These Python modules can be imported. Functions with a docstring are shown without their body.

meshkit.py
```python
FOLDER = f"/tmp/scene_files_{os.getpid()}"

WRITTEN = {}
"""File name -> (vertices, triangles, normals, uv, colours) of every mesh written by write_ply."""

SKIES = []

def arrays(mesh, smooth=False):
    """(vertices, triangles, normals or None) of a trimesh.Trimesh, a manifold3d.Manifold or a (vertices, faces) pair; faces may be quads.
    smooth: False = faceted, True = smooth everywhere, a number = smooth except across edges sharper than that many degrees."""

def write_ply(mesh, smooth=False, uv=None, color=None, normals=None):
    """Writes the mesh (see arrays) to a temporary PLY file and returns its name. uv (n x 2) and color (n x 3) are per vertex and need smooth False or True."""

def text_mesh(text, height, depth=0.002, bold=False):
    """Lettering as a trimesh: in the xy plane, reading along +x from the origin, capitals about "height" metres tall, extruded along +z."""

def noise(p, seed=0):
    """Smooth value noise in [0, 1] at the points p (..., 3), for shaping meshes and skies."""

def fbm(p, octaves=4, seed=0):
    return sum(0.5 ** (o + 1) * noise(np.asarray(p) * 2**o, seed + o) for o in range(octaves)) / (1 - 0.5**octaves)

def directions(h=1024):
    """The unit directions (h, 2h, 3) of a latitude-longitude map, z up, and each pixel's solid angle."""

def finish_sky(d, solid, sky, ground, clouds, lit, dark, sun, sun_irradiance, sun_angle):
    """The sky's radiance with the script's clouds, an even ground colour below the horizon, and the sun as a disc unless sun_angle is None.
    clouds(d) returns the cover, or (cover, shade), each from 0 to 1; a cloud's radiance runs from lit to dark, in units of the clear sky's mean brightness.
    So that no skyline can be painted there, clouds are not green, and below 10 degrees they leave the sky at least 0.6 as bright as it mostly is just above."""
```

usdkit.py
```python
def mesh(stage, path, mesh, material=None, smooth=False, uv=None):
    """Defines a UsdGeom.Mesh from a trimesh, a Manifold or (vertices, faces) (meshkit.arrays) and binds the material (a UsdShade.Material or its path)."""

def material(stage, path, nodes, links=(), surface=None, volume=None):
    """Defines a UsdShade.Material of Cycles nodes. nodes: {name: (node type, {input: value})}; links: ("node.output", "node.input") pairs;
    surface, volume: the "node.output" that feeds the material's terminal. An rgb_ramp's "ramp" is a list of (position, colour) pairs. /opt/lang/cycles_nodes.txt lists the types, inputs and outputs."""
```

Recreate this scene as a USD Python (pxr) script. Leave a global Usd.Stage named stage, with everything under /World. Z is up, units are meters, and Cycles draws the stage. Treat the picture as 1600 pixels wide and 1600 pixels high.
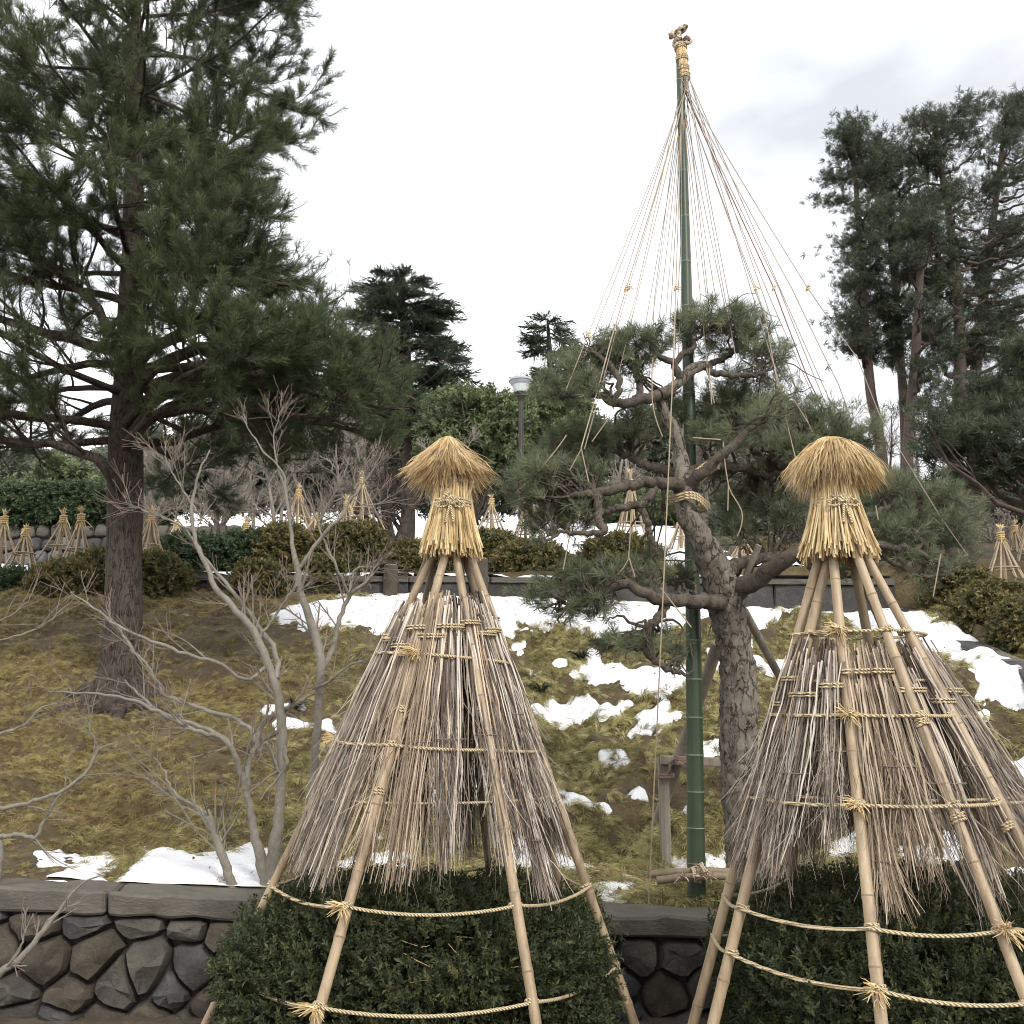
import math
import numpy as np
import trimesh
import meshkit
import usdkit
from scipy.interpolate import PchipInterpolator
from scipy.spatial import Voronoi
from pxr import Usd, UsdGeom, UsdLux, UsdShade, Gf, Sdf, Vt

stage = Usd.Stage.CreateInMemory()
UsdGeom.SetStageUpAxis(stage, "Z")
UsdGeom.SetStageMetersPerUnit(stage, 1.0)
world = UsdGeom.Xform.Define(stage, "/World")
stage.SetDefaultPrim(world.GetPrim())
UsdGeom.Scope.Define(stage, "/World/Looks")

# ---------------------------------------------------------------- camera
EYE = np.array([0.0, 0.0, 1.6])
FPX = 1500.0                              # focal length in photograph pixels (1600 wide)
PITCH = math.atan(320.0 / FPX)            # the eye level lies at row 1120
cam = UsdGeom.Camera.Define(stage, "/World/camera")
cam.CreateHorizontalApertureAttr(36.0)
cam.CreateVerticalApertureAttr(36.0)
cam.CreateFocalLengthAttr(36.0 * FPX / 1600.0)
cam.CreateClippingRangeAttr(Gf.Vec2f(0.05, 3000.0))
cam.AddTranslateOp().Set(Gf.Vec3d(*EYE))
cam.AddRotateXOp().Set(90.0 + math.degrees(PITCH))
cam.CreateExposureAttr(1.58)

# ---------------------------------------------------------------- sky and sun
SUN_EL, SUN_AZ = math.radians(38), math.radians(150)      # azimuth = atan2(x, y): behind the camera to its right
SKY_STRENGTH, SUN_INTENSITY, SUN_ANGLE = 0.11, 0.30, 14.0
sky_mat = usdkit.material(stage, "/World/Looks/sky", {
    "tc": ("texture_coordinate", {}),
    "map": ("mapping", {"scale": (1.0, 1.0, 2.2), "location": (0.35, 0.0, 0.4)}),
    "n": ("noise_texture", {"scale": 2.6, "detail": 5.0, "roughness": 0.55, "distortion": 0.3}),
    "cov": ("rgb_ramp", {"ramp": [(0.0, (0.86, 0.86, 0.86)), (0.40, (0.92, 0.92, 0.92)), (0.55, (1, 1, 1)), (1.0, (1, 1, 1))]}),
    "n2": ("noise_texture", {"scale": 1.7, "detail": 5.0, "roughness": 0.5}),
    "shade": ("rgb_ramp", {"ramp": [(0.0, (2.3, 2.38, 2.5)), (0.34, (2.55, 2.63, 2.75)), (0.48, (4.4, 4.5, 4.6)), (0.60, (9.4, 9.4, 9.5)), (0.7, (11.4, 11.4, 11.5)), (1.0, (12.0, 12.0, 12.0))]}),
    "sky": ("sky_texture", {"sky_type": "single_scattering", "sun_disc": False, "sun_elevation": SUN_EL, "sun_rotation": SUN_AZ, "altitude": 50.0, "air_density": 1.0, "aerosol_density": 2.0}),
    "mix": ("mix_color", {"use_clamp": False}),
    "bg": ("background_shader", {"strength": SKY_STRENGTH}),
}, [("tc.generated", "map.vector"), ("map.vector", "n.vector"), ("map.vector", "n2.vector"), ("n.fac", "cov.fac"), ("n2.fac", "shade.fac"),
    ("cov.color", "mix.fac"), ("sky.color", "mix.a"), ("shade.color", "mix.b"), ("mix.result", "bg.color")], surface="bg.background")
dome = UsdLux.DomeLight.Define(stage, "/World/sky")
UsdShade.MaterialBindingAPI.Apply(dome.GetPrim()).Bind(sky_mat)
dome.GetPrim().SetCustomDataByKey("kind", "structure")
sun = UsdLux.DistantLight.Define(stage, "/World/sun")
sun.CreateIntensityAttr(SUN_INTENSITY)
sun.CreateAngleAttr(SUN_ANGLE)
sun.CreateNormalizeAttr(True)
sun.CreateColorAttr(Gf.Vec3f(1.0, 0.96, 0.90))
sun.AddRotateZOp().Set(-math.degrees(SUN_AZ))
sun.AddRotateXOp().Set(-(90.0 - math.degrees(SUN_EL)))

# ---------------------------------------------------------------- naming
_used = {}
def numbered(parent, name):
    k = (parent, name)
    n = _used.get(k, -1) + 1
    _used[k] = n
    return f"{parent}/{name}" + (f"_{n:03d}" if n else "")

def path_of(parent):
    return "/World" if parent is None else str(parent.GetPath())

def tag(prim, label=None, category=None, group=None, kind=None):
    for k, v in (("label", label), ("category", category), ("group", group), ("kind", kind)):
        if v:
            prim.SetCustomDataByKey(k, v)
    return prim

def thing(name, label, category, loc=(0, 0, 0), group=None):
    x = UsdGeom.Xform.Define(stage, numbered("/World", name))
    x.AddTranslateOp().Set(Gf.Vec3d(*map(float, loc)))
    p = x.GetPrim()
    p.SetCustomDataByKey("loc", Gf.Vec3d(*map(float, loc)))
    ORIGIN[str(p.GetPath())] = np.array(loc, float)
    return tag(p, label, category, group)
ORIGIN = {}

STRANDS = set()
def strand_tones(m, v, f):
    """A number from 0 to 1 for every separate strand or leaf of a mesh, read by its material."""
    from scipy.sparse import coo_matrix
    from scipy.sparse.csgraph import connected_components
    f = np.asarray(f)
    e = np.vstack([f[:, :2], f[:, 1:]])
    n, lab = connected_components(coo_matrix((np.ones(len(e), bool), (e[:, 0], e[:, 1])), (len(v), len(v))), directed=False)
    t = np.random.default_rng(n).uniform(0, 1, n)[lab[f[:, 0]]]
    UsdGeom.PrimvarsAPI(m).CreatePrimvar("tone", Sdf.ValueTypeNames.FloatArray, "uniform").Set(Vt.FloatArray.FromNumpy(t.astype(np.float32)))

def origin_of(parent):
    o = np.zeros(3)
    while parent is not None and str(parent.GetPath()) not in ("/World", "/"):
        o = o + ORIGIN.get(str(parent.GetPath()), 0)
        parent = parent.GetParent()
    return o

def obj(name, mesh, material, parent=None, smooth=False, label=None, kind=None, category=None, group=None):
    """One Mesh prim; the mesh is given in world coordinates."""
    v, f = (np.asarray(mesh.vertices), np.asarray(mesh.faces)) if isinstance(mesh, trimesh.Trimesh) else (np.asarray(mesh[0], float), np.asarray(mesh[1]))
    m = usdkit.mesh(stage, numbered(path_of(parent), name), (v - origin_of(parent), f), material, smooth=smooth)
    if str(material.GetPath()) in STRANDS:
        strand_tones(m, v, f)
    p = m.GetPrim()
    return tag(p, label, category, group, kind)

def scatter(name, protos, material, pos, dirs, scale, parent=None, rng=None, label=None, kind="stuff", category=None, group=None, roll=True, keep_up=False):
    """A PointInstancer of a few small meshes whose +z axis follows dirs."""
    path = numbered(path_of(parent), name)
    pi = UsdGeom.PointInstancer.Define(stage, path)
    rel = pi.CreatePrototypesRel()
    for i, m in enumerate(protos):
        q = usdkit.mesh(stage, f"{path}/source_{i}", m, material, smooth=False)
        strand_tones(q, m[0], m[1])
        rel.AddTarget(q.GetPath())
    n = len(pos)
    pos = np.asarray(pos) - origin_of(parent)
    d = dirs / (np.linalg.norm(dirs, axis=1, keepdims=True) + 1e-9)
    # rotation that takes z to d, then a roll about it
    w = 1 + d[:, 2]
    q = np.stack([w, -d[:, 1], d[:, 0], np.zeros(n)], 1)
    q[w < 1e-4] = (0, 1, 0, 0)
    q /= np.linalg.norm(q, axis=1, keepdims=True)
    a = rng.uniform(0, 2 * np.pi, n) / 2 if roll else np.zeros(n)
    cr, sr = np.cos(a), np.sin(a)
    r = np.stack([q[:, 0] * cr - q[:, 3] * sr, q[:, 1] * cr + q[:, 2] * sr, q[:, 2] * cr - q[:, 1] * sr, q[:, 0] * sr + q[:, 3] * cr], 1)
    pi.CreateProtoIndicesAttr(Vt.IntArray.FromNumpy(rng.integers(0, len(protos), n).astype(np.int32)))
    pi.CreatePositionsAttr(Vt.Vec3fArray.FromNumpy(pos.astype(np.float32)))
    pi.CreateOrientationsAttr(Vt.QuathArray([Gf.Quath(float(x[0]), float(x[1]), float(x[2]), float(x[3])) for x in r]))
    s = np.broadcast_to(np.asarray(scale, float).reshape(-1, 1) if np.ndim(scale) == 1 else scale, (n, 3))
    pi.CreateScalesAttr(Vt.Vec3fArray.FromNumpy(np.ascontiguousarray(s).astype(np.float32)))
    return tag(pi.GetPrim(), label, category, group, kind)

# ---------------------------------------------------------------- from the photograph's pixels to points of the place
FWD = np.array([0, math.cos(PITCH), math.sin(PITCH)])
UP = np.array([0, -math.sin(PITCH), math.cos(PITCH)])
def at(px, py, Y):
    """The point seen at a pixel of the 1600 x 1600 photograph whose world y is Y."""
    px, py, Y = np.broadcast_arrays(*(np.asarray(a, float) for a in (px, py, Y)))
    d = FWD + ((px - 800) / FPX)[..., None] * np.array([1.0, 0, 0]) + ((800 - py) / FPX)[..., None] * UP
    return EYE + d * (Y / d[..., 1])[..., None]

def to_px(p):
    q = np.asarray(p) - EYE
    z = q @ FWD
    return np.stack([800 + FPX * q[..., 0] / z, 800 - FPX * (q @ UP) / z, z], -1)

def px_size(p):
    """Metres per photograph pixel at the point."""
    return ((np.asarray(p) - EYE) @ FWD) / FPX

# ---------------------------------------------------------------- mesh helpers
def unit(v):
    return v / (np.linalg.norm(v, axis=-1, keepdims=True) + 1e-12)

def join(parts):
    vs, fs, n = [], [], 0
    for v, f in parts:
        vs.append(np.asarray(v).reshape(-1, 3)); fs.append(np.asarray(f) + n); n += len(vs[-1])
    return np.vstack(vs), np.vstack(fs)

def tubes(P, R, sides=4):
    """Many tubes at once: P (n, k, 3) centre lines, R (n, k) radii."""
    P = np.asarray(P, float); n, k, _ = P.shape
    R = np.broadcast_to(R, (n, k))
    t = unit(np.gradient(P, axis=1))
    m = unit(P[:, -1] - P[:, 0])
    ref = np.where(np.abs(m[:, 2:3]) < 0.75, np.array([[0.0, 0.05, 1.0]]), np.array([[1.0, 0.1, 0.0]]))[:, None]
    a = unit(np.cross(t, ref)); b = np.cross(t, a)
    g = np.arange(sides) * 2 * np.pi / sides
    v = P[:, :, None] + R[:, :, None, None] * (np.cos(g)[:, None] * a[:, :, None] + np.sin(g)[:, None] * b[:, :, None])
    i, j = np.meshgrid(np.arange(k - 1), np.arange(sides), indexing="ij")
    q = np.stack([i * sides + j, i * sides + (j + 1) % sides, (i + 1) * sides + (j + 1) % sides, (i + 1) * sides + j], -1).reshape(-1, 4)
    f = np.vstack([q[:, [0, 2, 1]], q[:, [0, 3, 2]]])
    f = (f[None] + (np.arange(n) * k * sides)[:, None, None]).reshape(-1, 3)
    return v.reshape(-1, 3), f

def tube(pts, rad, sides=10, cap=True):
    """One tube with frames carried along the line, closed at its ends."""
    P = np.asarray(pts, float); k = len(P)
    R = np.broadcast_to(np.asarray(rad, float), (k,))
    t = unit(np.gradient(P, axis=0))
    a = np.cross(t[0], [0, 0, 1.0] if abs(t[0, 2]) < 0.9 else [1.0, 0, 0]); a /= np.linalg.norm(a)
    A = np.empty_like(P)
    for i in range(k):
        a = a - t[i] * (a @ t[i]); a /= np.linalg.norm(a) + 1e-12; A[i] = a
    B = np.cross(t, A)
    g = np.arange(sides) * 2 * np.pi / sides
    v = P[:, None] + R[:, None, None] * (np.cos(g)[:, None] * A[:, None] + np.sin(g)[:, None] * B[:, None])
    i, j = np.meshgrid(np.arange(k - 1), np.arange(sides), indexing="ij")
    q = np.stack([i * sides + j, i * sides + (j + 1) % sides, (i + 1) * sides + (j + 1) % sides, (i + 1) * sides + j], -1).reshape(-1, 4)
    f = [q[:, [0, 1, 2]], q[:, [0, 2, 3]]]
    v = v.reshape(-1, 3)
    if cap:
        n = len(v); v = np.vstack([v, P[0], P[-1]])
        jj = np.arange(sides)
        f += [np.stack([np.full(sides, n), (jj + 1) % sides, jj], 1), np.stack([np.full(sides, n + 1), (k - 1) * sides + jj, (k - 1) * sides + (jj + 1) % sides], 1)]
    return v, np.vstack(f)

def smooth_line(pts, n):
    """Points resampled along a smooth curve (any number of columns)."""
    p = np.asarray(pts, float)
    s = np.r_[0, np.cumsum(np.linalg.norm(np.diff(p[:, :3], axis=0), axis=1) + 1e-6)]
    return PchipInterpolator(s, p, axis=0)(np.linspace(0, s[-1], n))

def trace(rows, Y, n=None, wiggle=0.0, rng=None):
    """A limb traced as (px, py, width in px[, y offset]) rows: centre line and radii in metres."""
    rows = [tuple(r) + (0.0,) * (4 - len(r)) for r in rows]
    a = np.array(rows, float)
    P = at(a[:, 0], a[:, 1], Y + a[:, 3])
    r = a[:, 2] / 2 * px_size(P)
    n = n or max(6, 3 * len(rows))
    q = smooth_line(np.c_[P, r], n)
    if wiggle:
        w = rng.normal(0, wiggle, (n, 3)); w[0] = w[-1] = 0
        q[:, :3] += w
    return q[:, :3], q[:, 3]

def box(x0, x1, y0, y1, z0, z1, b=0.012):
    """A box with chamfered edges."""
    import manifold3d
    e = np.array([[x, y, z] for x in (x0, x1) for y in (y0, y1) for z in (z0, z1)])
    c = e.mean(0)
    pts = []
    for p in e:
        s = np.sign(c - p)
        for k in range(3):
            o = s * b; o[k] = 0
            pts.append(p + o)
    h = trimesh.convex.convex_hull(np.array(pts))
    return np.array(h.vertices), np.array(h.faces)

def ribbons(P, Wd, side):
    """Thin flat strips: P (n, k, 3), widths (n, k), side (n, 3) across the strip."""
    n, k, _ = P.shape
    s = side[:, None] * (np.asarray(Wd)[..., None] / 2)
    v = np.stack([P - s, P + s], 2).reshape(-1, 3)
    i = np.arange(k - 1) * 2
    f = np.vstack([np.stack([i, i + 1, i + 3], 1), np.stack([i, i + 3, i + 2], 1)])
    return v, (f[None] + (np.arange(n) * k * 2)[:, None, None]).reshape(-1, 3)

def children(P, R, m, t0, t1, angle, length, K, rng, up=0.0, bend=0.0, wig=0.1, rr=0.5, end=0.35, flat=0.0, fall=0.45):
    """m side shoots on every curve of P (n, k, 3)."""
    n, k, _ = P.shape
    idx = np.repeat(np.arange(n), m)
    t = rng.uniform(t0, t1, n * m)
    u = t * (k - 1); i = np.minimum(u.astype(int), k - 2); w = (u - i)[:, None]
    base = P[idx, i] * (1 - w) + P[idx, i + 1] * w
    tan = unit(P[idx, i + 1] - P[idx, i])
    r = R[idx, i] * (1 - w[:, 0]) + R[idx, i + 1] * w[:, 0]
    perp = rng.normal(size=(n * m, 3)); perp[:, 2] *= 1 - flat
    perp = unit(perp - tan * (perp * tan).sum(1, keepdims=True))
    a = rng.normal(angle, 0.22, n * m)[:, None]
    d = unit(np.cos(a) * tan + np.sin(a) * perp + np.array([0, 0, up]))
    L = length * rng.uniform(0.6, 1.25, n * m) * (1 - fall * t)
    Q = np.empty((n * m, K, 3)); Q[:, 0] = base
    step = (L / (K - 1))[:, None]
    for j in range(1, K):
        Q[:, j] = Q[:, j - 1] + d * step
        d = unit(d + rng.normal(0, wig, d.shape) + np.array([0, 0, bend]))
    RR = (r * rr)[:, None] * np.linspace(1, end, K)[None]
    return Q, RR

def along(P, t):
    """Point and direction on each curve at t (n, m)."""
    n, k, _ = P.shape
    u = np.clip(t, 0, 0.9999) * (k - 1); i = u.astype(int); w = (u - i)[..., None]
    r = np.arange(n)[:, None]
    return P[r, i] * (1 - w) + P[r, i + 1] * w, unit(P[r, i + 1] - P[r, i])

def needle_tuft(rng, n, length, width, shoot, spread=0.7, droop=0.0):
    """One pine shoot along +z: thin needles leaving its last part forward and outward."""
    z = rng.uniform(0, shoot, n)
    a = rng.uniform(0, 2 * np.pi, n)
    th = rng.uniform(0.25, 1.0, n) * spread * 1.35
    L = length * rng.uniform(0.75, 1.1, n)
    d = np.stack([np.sin(th) * np.cos(a), np.sin(th) * np.sin(a), np.cos(th)], 1)
    b = np.stack([0 * z, 0 * z, z], 1)
    s = unit(np.cross(d, rng.normal(size=(n, 3)))) * width / 2
    tip = b + d * L[:, None]
    mid = b + d * L[:, None] * 0.55
    v = np.stack([b - s * 0.6, b + s * 0.6, mid + s, tip, mid - s], 1).reshape(-1, 3)
    f = np.array([[0, 1, 2], [0, 2, 4], [4, 2, 3]])
    return v, (f[None] + (np.arange(n) * 5)[:, None, None]).reshape(-1, 3)

def leaf_sprig(rng, n, leaf, width, stem, spread=1.0, fold=0.25):
    """A small leafy shoot along +z."""
    z = np.linspace(0.1, 1, n) * stem
    a = np.arange(n) * 2.4 + rng.uniform(0, 0.6, n)
    th = rng.uniform(0.5, 1.1, n) * spread
    L = leaf * rng.uniform(0.7, 1.15, n)
    d = np.stack([np.sin(th) * np.cos(a), np.sin(th) * np.sin(a), np.cos(th)], 1)
    b = np.stack([0 * z, 0 * z, z], 1)
    s = unit(np.cross(d, np.array([0, 0, 1.0]) + rng.normal(0, 0.3, (n, 3)))) * width / 2
    nrm = np.cross(s, d)
    nrm = unit(nrm)
    mid = b + d * (L * 0.5)[:, None]
    tip = b + d * L[:, None] - nrm * (L * fold * 0.3)[:, None]
    v = np.stack([b, mid + s + nrm * width * fold, mid, mid - s + nrm * width * fold, tip], 1).reshape(-1, 3)
    f = np.array([[0, 1, 2], [0, 2, 3], [2, 1, 4], [3, 2, 4]])
    return v, (f[None] + (np.arange(n) * 5)[:, None, None]).reshape(-1, 3)
# ---------------------------------------------------------------- materials
def look(name, nodes, links, surface="p.BSDF"):
    return usdkit.material(stage, "/World/Looks/" + name, nodes, links, surface=surface)

def plain(name, stops, scale=8.0, detail=5.0, rough=0.8, bump=0.0, stretch=(1, 1, 1), bump_scale=None, coords="tc.object", spec=0.3, fine=0.35):
    """Colour from a noise in the thing's own coordinates, with a finer noise for relief."""
    n = {"tc": ("texture_coordinate", {}), "geo": ("geometry", {}), "map": ("mapping", {"scale": stretch}),
         "n": ("noise_texture", {"scale": scale, "detail": detail, "roughness": 0.6}),
         "nf": ("noise_texture", {"scale": scale * 6.3, "detail": 4.0, "roughness": 0.65}),
         "mx": ("mix_float", {"fac": fine}),
         "r": ("rgb_ramp", {"ramp": stops}), "p": ("principled_bsdf", {"roughness": rough, "specular_ior_level": spec})}
    l = [(coords, "map.vector"), ("map.vector", "n.vector"), ("map.vector", "nf.vector"), ("n.fac", "mx.a"), ("nf.fac", "mx.b"), ("mx.result", "r.fac"), ("r.color", "p.base_color")]
    if bump:
        n["nb"] = ("noise_texture", {"scale": bump_scale or scale * 4, "detail": 6.0, "roughness": 0.65})
        n["b"] = ("bump", {"strength": 0.9, "distance": bump})
        l += [("map.vector", "nb.vector"), ("nb.fac", "b.height"), ("b.normal", "p.normal")]
    return look(name, n, l)

def islands(name, stops, rough=0.7, var=0.25, scale=14.0, translucent=0.0, spec=0.3):
    """Every separate strand of the mesh takes its own tone."""
    STRANDS.add("/World/Looks/" + name)
    n = {"geo": ("geometry", {}), "at": ("attribute", {"attribute": "tone"}), "r": ("rgb_ramp", {"ramp": stops}),
         "n": ("noise_texture", {"scale": scale, "detail": 3.0}),
         "m": ("map_range", {"from_min": 0.3, "from_max": 0.7, "to_min": 1 - var, "to_max": 1 + var}),
         "v": ("vector_math", {"math_type": "scale"}),
         "p": ("principled_bsdf", {"roughness": rough, "specular_ior_level": spec})}
    l = [("at.fac", "r.fac"), ("geo.position", "n.vector"), ("n.fac", "m.value"), ("r.color", "v.vector1"), ("m.result", "v.scale"), ("v.vector", "p.base_color")]
    s = "p.BSDF"
    if translucent:
        n["t"] = ("translucent_bsdf", {}); n["mc"] = ("mix_closure", {"fac": translucent})
        l += [("v.vector", "t.color"), ("p.BSDF", "mc.closure1"), ("t.BSDF", "mc.closure2")]
        s = "mc.closure"
    return look(name, n, l, s)

def leaves(name, stops, clump=3.0, rough=0.55, translucent=0.25, spec=0.35):
    """Foliage: tone changes from shoot to shoot and slowly through the crown."""
    n = {"geo": ("geometry", {}), "at": ("attribute", {"attribute": "tone"}), "oi": ("object_info", {}),
         "n": ("noise_texture", {"scale": clump, "detail": 3.0}),
         "a": ("math", {"math_type": "multiply_add", "value2": 0.50, "value3": -0.06}),
         "b": ("math", {"math_type": "multiply_add", "value2": 0.25}),
         "c": ("math", {"math_type": "multiply_add", "value2": 0.45}),
         "r": ("rgb_ramp", {"ramp": stops}),
         "p": ("principled_bsdf", {"roughness": rough, "specular_ior_level": spec}), "t": ("translucent_bsdf", {}), "mc": ("mix_closure", {"fac": translucent})}
    l = [("oi.random", "a.value1"), ("at.fac", "b.value1"), ("a.value", "b.value3"), ("geo.position", "n.vector"), ("n.fac", "c.value1"), ("b.value", "c.value3"),
         ("c.value", "r.fac"), ("r.color", "p.base_color"), ("r.color", "t.color"), ("p.BSDF", "mc.closure1"), ("t.BSDF", "mc.closure2")]
    return look(name, n, l, "mc.closure")

def bark(name, plate, crack, lichen, scale=22.0, stretch=(1, 1, 0.4), depth=0.012, rough=0.9):
    n = {"tc": ("texture_coordinate", {}), "map": ("mapping", {"scale": stretch}),
         "w": ("noise_texture", {"scale": 11.0, "detail": 5.0, "roughness": 0.65}), "wa": ("vector_math", {"math_type": "multiply_add", "vector2": (0.16, 0.16, 0.16)}),
         "v": ("voronoi_texture", {"feature": "distance_to_edge", "scale": scale}),
         "vr": ("map_range", {"from_min": 0.0, "from_max": 0.11, "to_min": 0.0, "to_max": 1.0, "clamp": True}),
         "n": ("noise_texture", {"scale": 34.0, "detail": 6.0, "roughness": 0.7}),
         "r1": ("rgb_ramp", {"ramp": [(0.3, plate), (0.7, lichen)]}),
         "mx": ("mix_color", {"a": crack}),
         "ad": ("math", {"math_type": "multiply_add", "value2": 0.5}),
         "b": ("bump", {"strength": 1.0, "distance": depth}), "p": ("principled_bsdf", {"roughness": rough, "specular_ior_level": 0.2})}
    n["br"] = ("math", {"math_type": "multiply_add", "value2": 0.34, "value3": -0.13}); n["bs"] = ("math", {"math_type": "add"}); n["n5"] = ("noise_texture", {"scale": 13.0, "detail": 4.0, "roughness": 0.6})
    l = [("tc.object", "map.vector"), ("map.vector", "w.vector"), ("w.color", "wa.vector1"), ("map.vector", "wa.vector3"), ("wa.vector", "v.vector"), ("tc.object", "n5.vector"), ("n5.fac", "br.value1"), ("br.value", "bs.value1"), ("v.distance", "bs.value2"), ("bs.value", "vr.value"),
         ("map.vector", "n.vector"), ("n.fac", "r1.fac"), ("vr.result", "mx.fac"), ("r1.color", "mx.b"), ("mx.result", "p.base_color"),
         ("n.fac", "ad.value1"), ("vr.result", "ad.value3"), ("ad.value", "b.height"), ("b.normal", "p.normal")]
    return look(name, n, l)

M = {}
M["bark_niwaki"] = bark("bark_niwaki", (0.098, 0.082, 0.064), (0.036, 0.029, 0.023), (0.185, 0.162, 0.132), 19.0, (1, 1, 0.45), 0.012)
M["bark_branch"] = bark("bark_branch", (0.062, 0.050, 0.039), (0.025, 0.020, 0.016), (0.115, 0.097, 0.078), 60.0, (1, 1, 0.7), 0.005)
M["bark_dark"] = bark("bark_dark", (0.042, 0.032, 0.026), (0.016, 0.0125, 0.010), (0.078, 0.063, 0.052), 36.0, (1, 1, 0.16), 0.012)
M["bark_red"] = plain("bark_red", [(0.3, (0.03588, 0.0256, 0.02132)), (0.5, (0.06084, 0.0416, 0.03362)), (0.7, (0.0936, 0.0672, 0.05576))], 5.0, bump=0.02, stretch=(1, 1, 0.4))
M["bark_grey"] = plain("bark_grey", [(0.25, (0.07336, 0.06625, 0.05271)), (0.42, (0.1338, 0.1218, 0.09743)), (0.58, (0.1812, 0.1657, 0.1342)), (0.72, (0.259, 0.2402, 0.2036))], 9.0, bump=0.004, stretch=(1, 1, 0.7), bump_scale=60.0, fine=0.45)
M["twig_red"] = plain("twig_red", [(0.3, (0.10, 0.065, 0.055)), (0.7, (0.20, 0.145, 0.12))], 6.0)
M["twig_far"] = plain("twig_far", [(0.3, (0.1105, 0.09296, 0.0784)), (0.5, (0.187, 0.1618, 0.136)), (0.7, (0.289, 0.2573, 0.22))], 1.6)
M["needle_dark"] = leaves("needle_dark", [(0.1, (0.02227, 0.03205, 0.01443)), (0.5, (0.04677, 0.06411, 0.02705)), (0.8, (0.08686, 0.1088, 0.04147)), (1.0, (0.1336, 0.1431, 0.0541))], 1.1)
M["needle_niwaki"] = leaves("needle_niwaki", [(0.1, (0.05498, 0.06913, 0.04057)), (0.5, (0.105, 0.1241, 0.07032)), (0.8, (0.165, 0.1829, 0.09918)), (1.0, (0.2499, 0.244, 0.1262))], 2.4)
M["needle_far"] = leaves("needle_far", [(0.1, (0.017, 0.02376, 0.0136)), (0.5, (0.0323, 0.04312, 0.02295)), (0.8, (0.0578, 0.06864, 0.034)), (1.0, (0.085, 0.08976, 0.0425))], 0.5)
M["needle_cedar"] = leaves("needle_cedar", [(0.1, (0.018, 0.027, 0.019)), (0.6, (0.036, 0.048, 0.030)), (1.0, (0.065, 0.078, 0.042))], 0.5)
M["leaf_olive"] = leaves("leaf_olive", [(0.1, (0.04423, 0.05904, 0.02673)), (0.5, (0.08848, 0.1141, 0.049)), (0.8, (0.1401, 0.1653, 0.07573)), (1.0, (0.199, 0.2125, 0.1158))], 0.7)
M["leaf_wood"] = leaves("leaf_wood", [(0.1, (0.056, 0.0656, 0.048)), (0.5, (0.096, 0.108, 0.076)), (1.0, (0.16, 0.164, 0.116))], 0.3)
M["leaf_hedge"] = leaves("leaf_hedge", [(0.1, (0.01264, 0.01755, 0.007722)), (0.45, (0.02808, 0.0365, 0.01474)), (0.7, (0.04914, 0.05897, 0.02106)), (0.85, (0.08073, 0.08424, 0.03159)), (1.0, (0.1334, 0.1053, 0.04212))], 2.6, rough=0.6)
M["leaf_shrub"] = leaves("leaf_shrub", [(0.1, (0.02587, 0.02938, 0.01159)), (0.42, (0.06469, 0.06566, 0.02318)), (0.7, (0.1207, 0.102, 0.03478)), (1.0, (0.207, 0.1426, 0.05796))], 0.9)
M["leaf_green"] = leaves("leaf_green", [(0.1, (0.0155, 0.0261, 0.01296)), (0.5, (0.0341, 0.0551, 0.02304)), (1.0, (0.0744, 0.0928, 0.0432))], 0.6)
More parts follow.
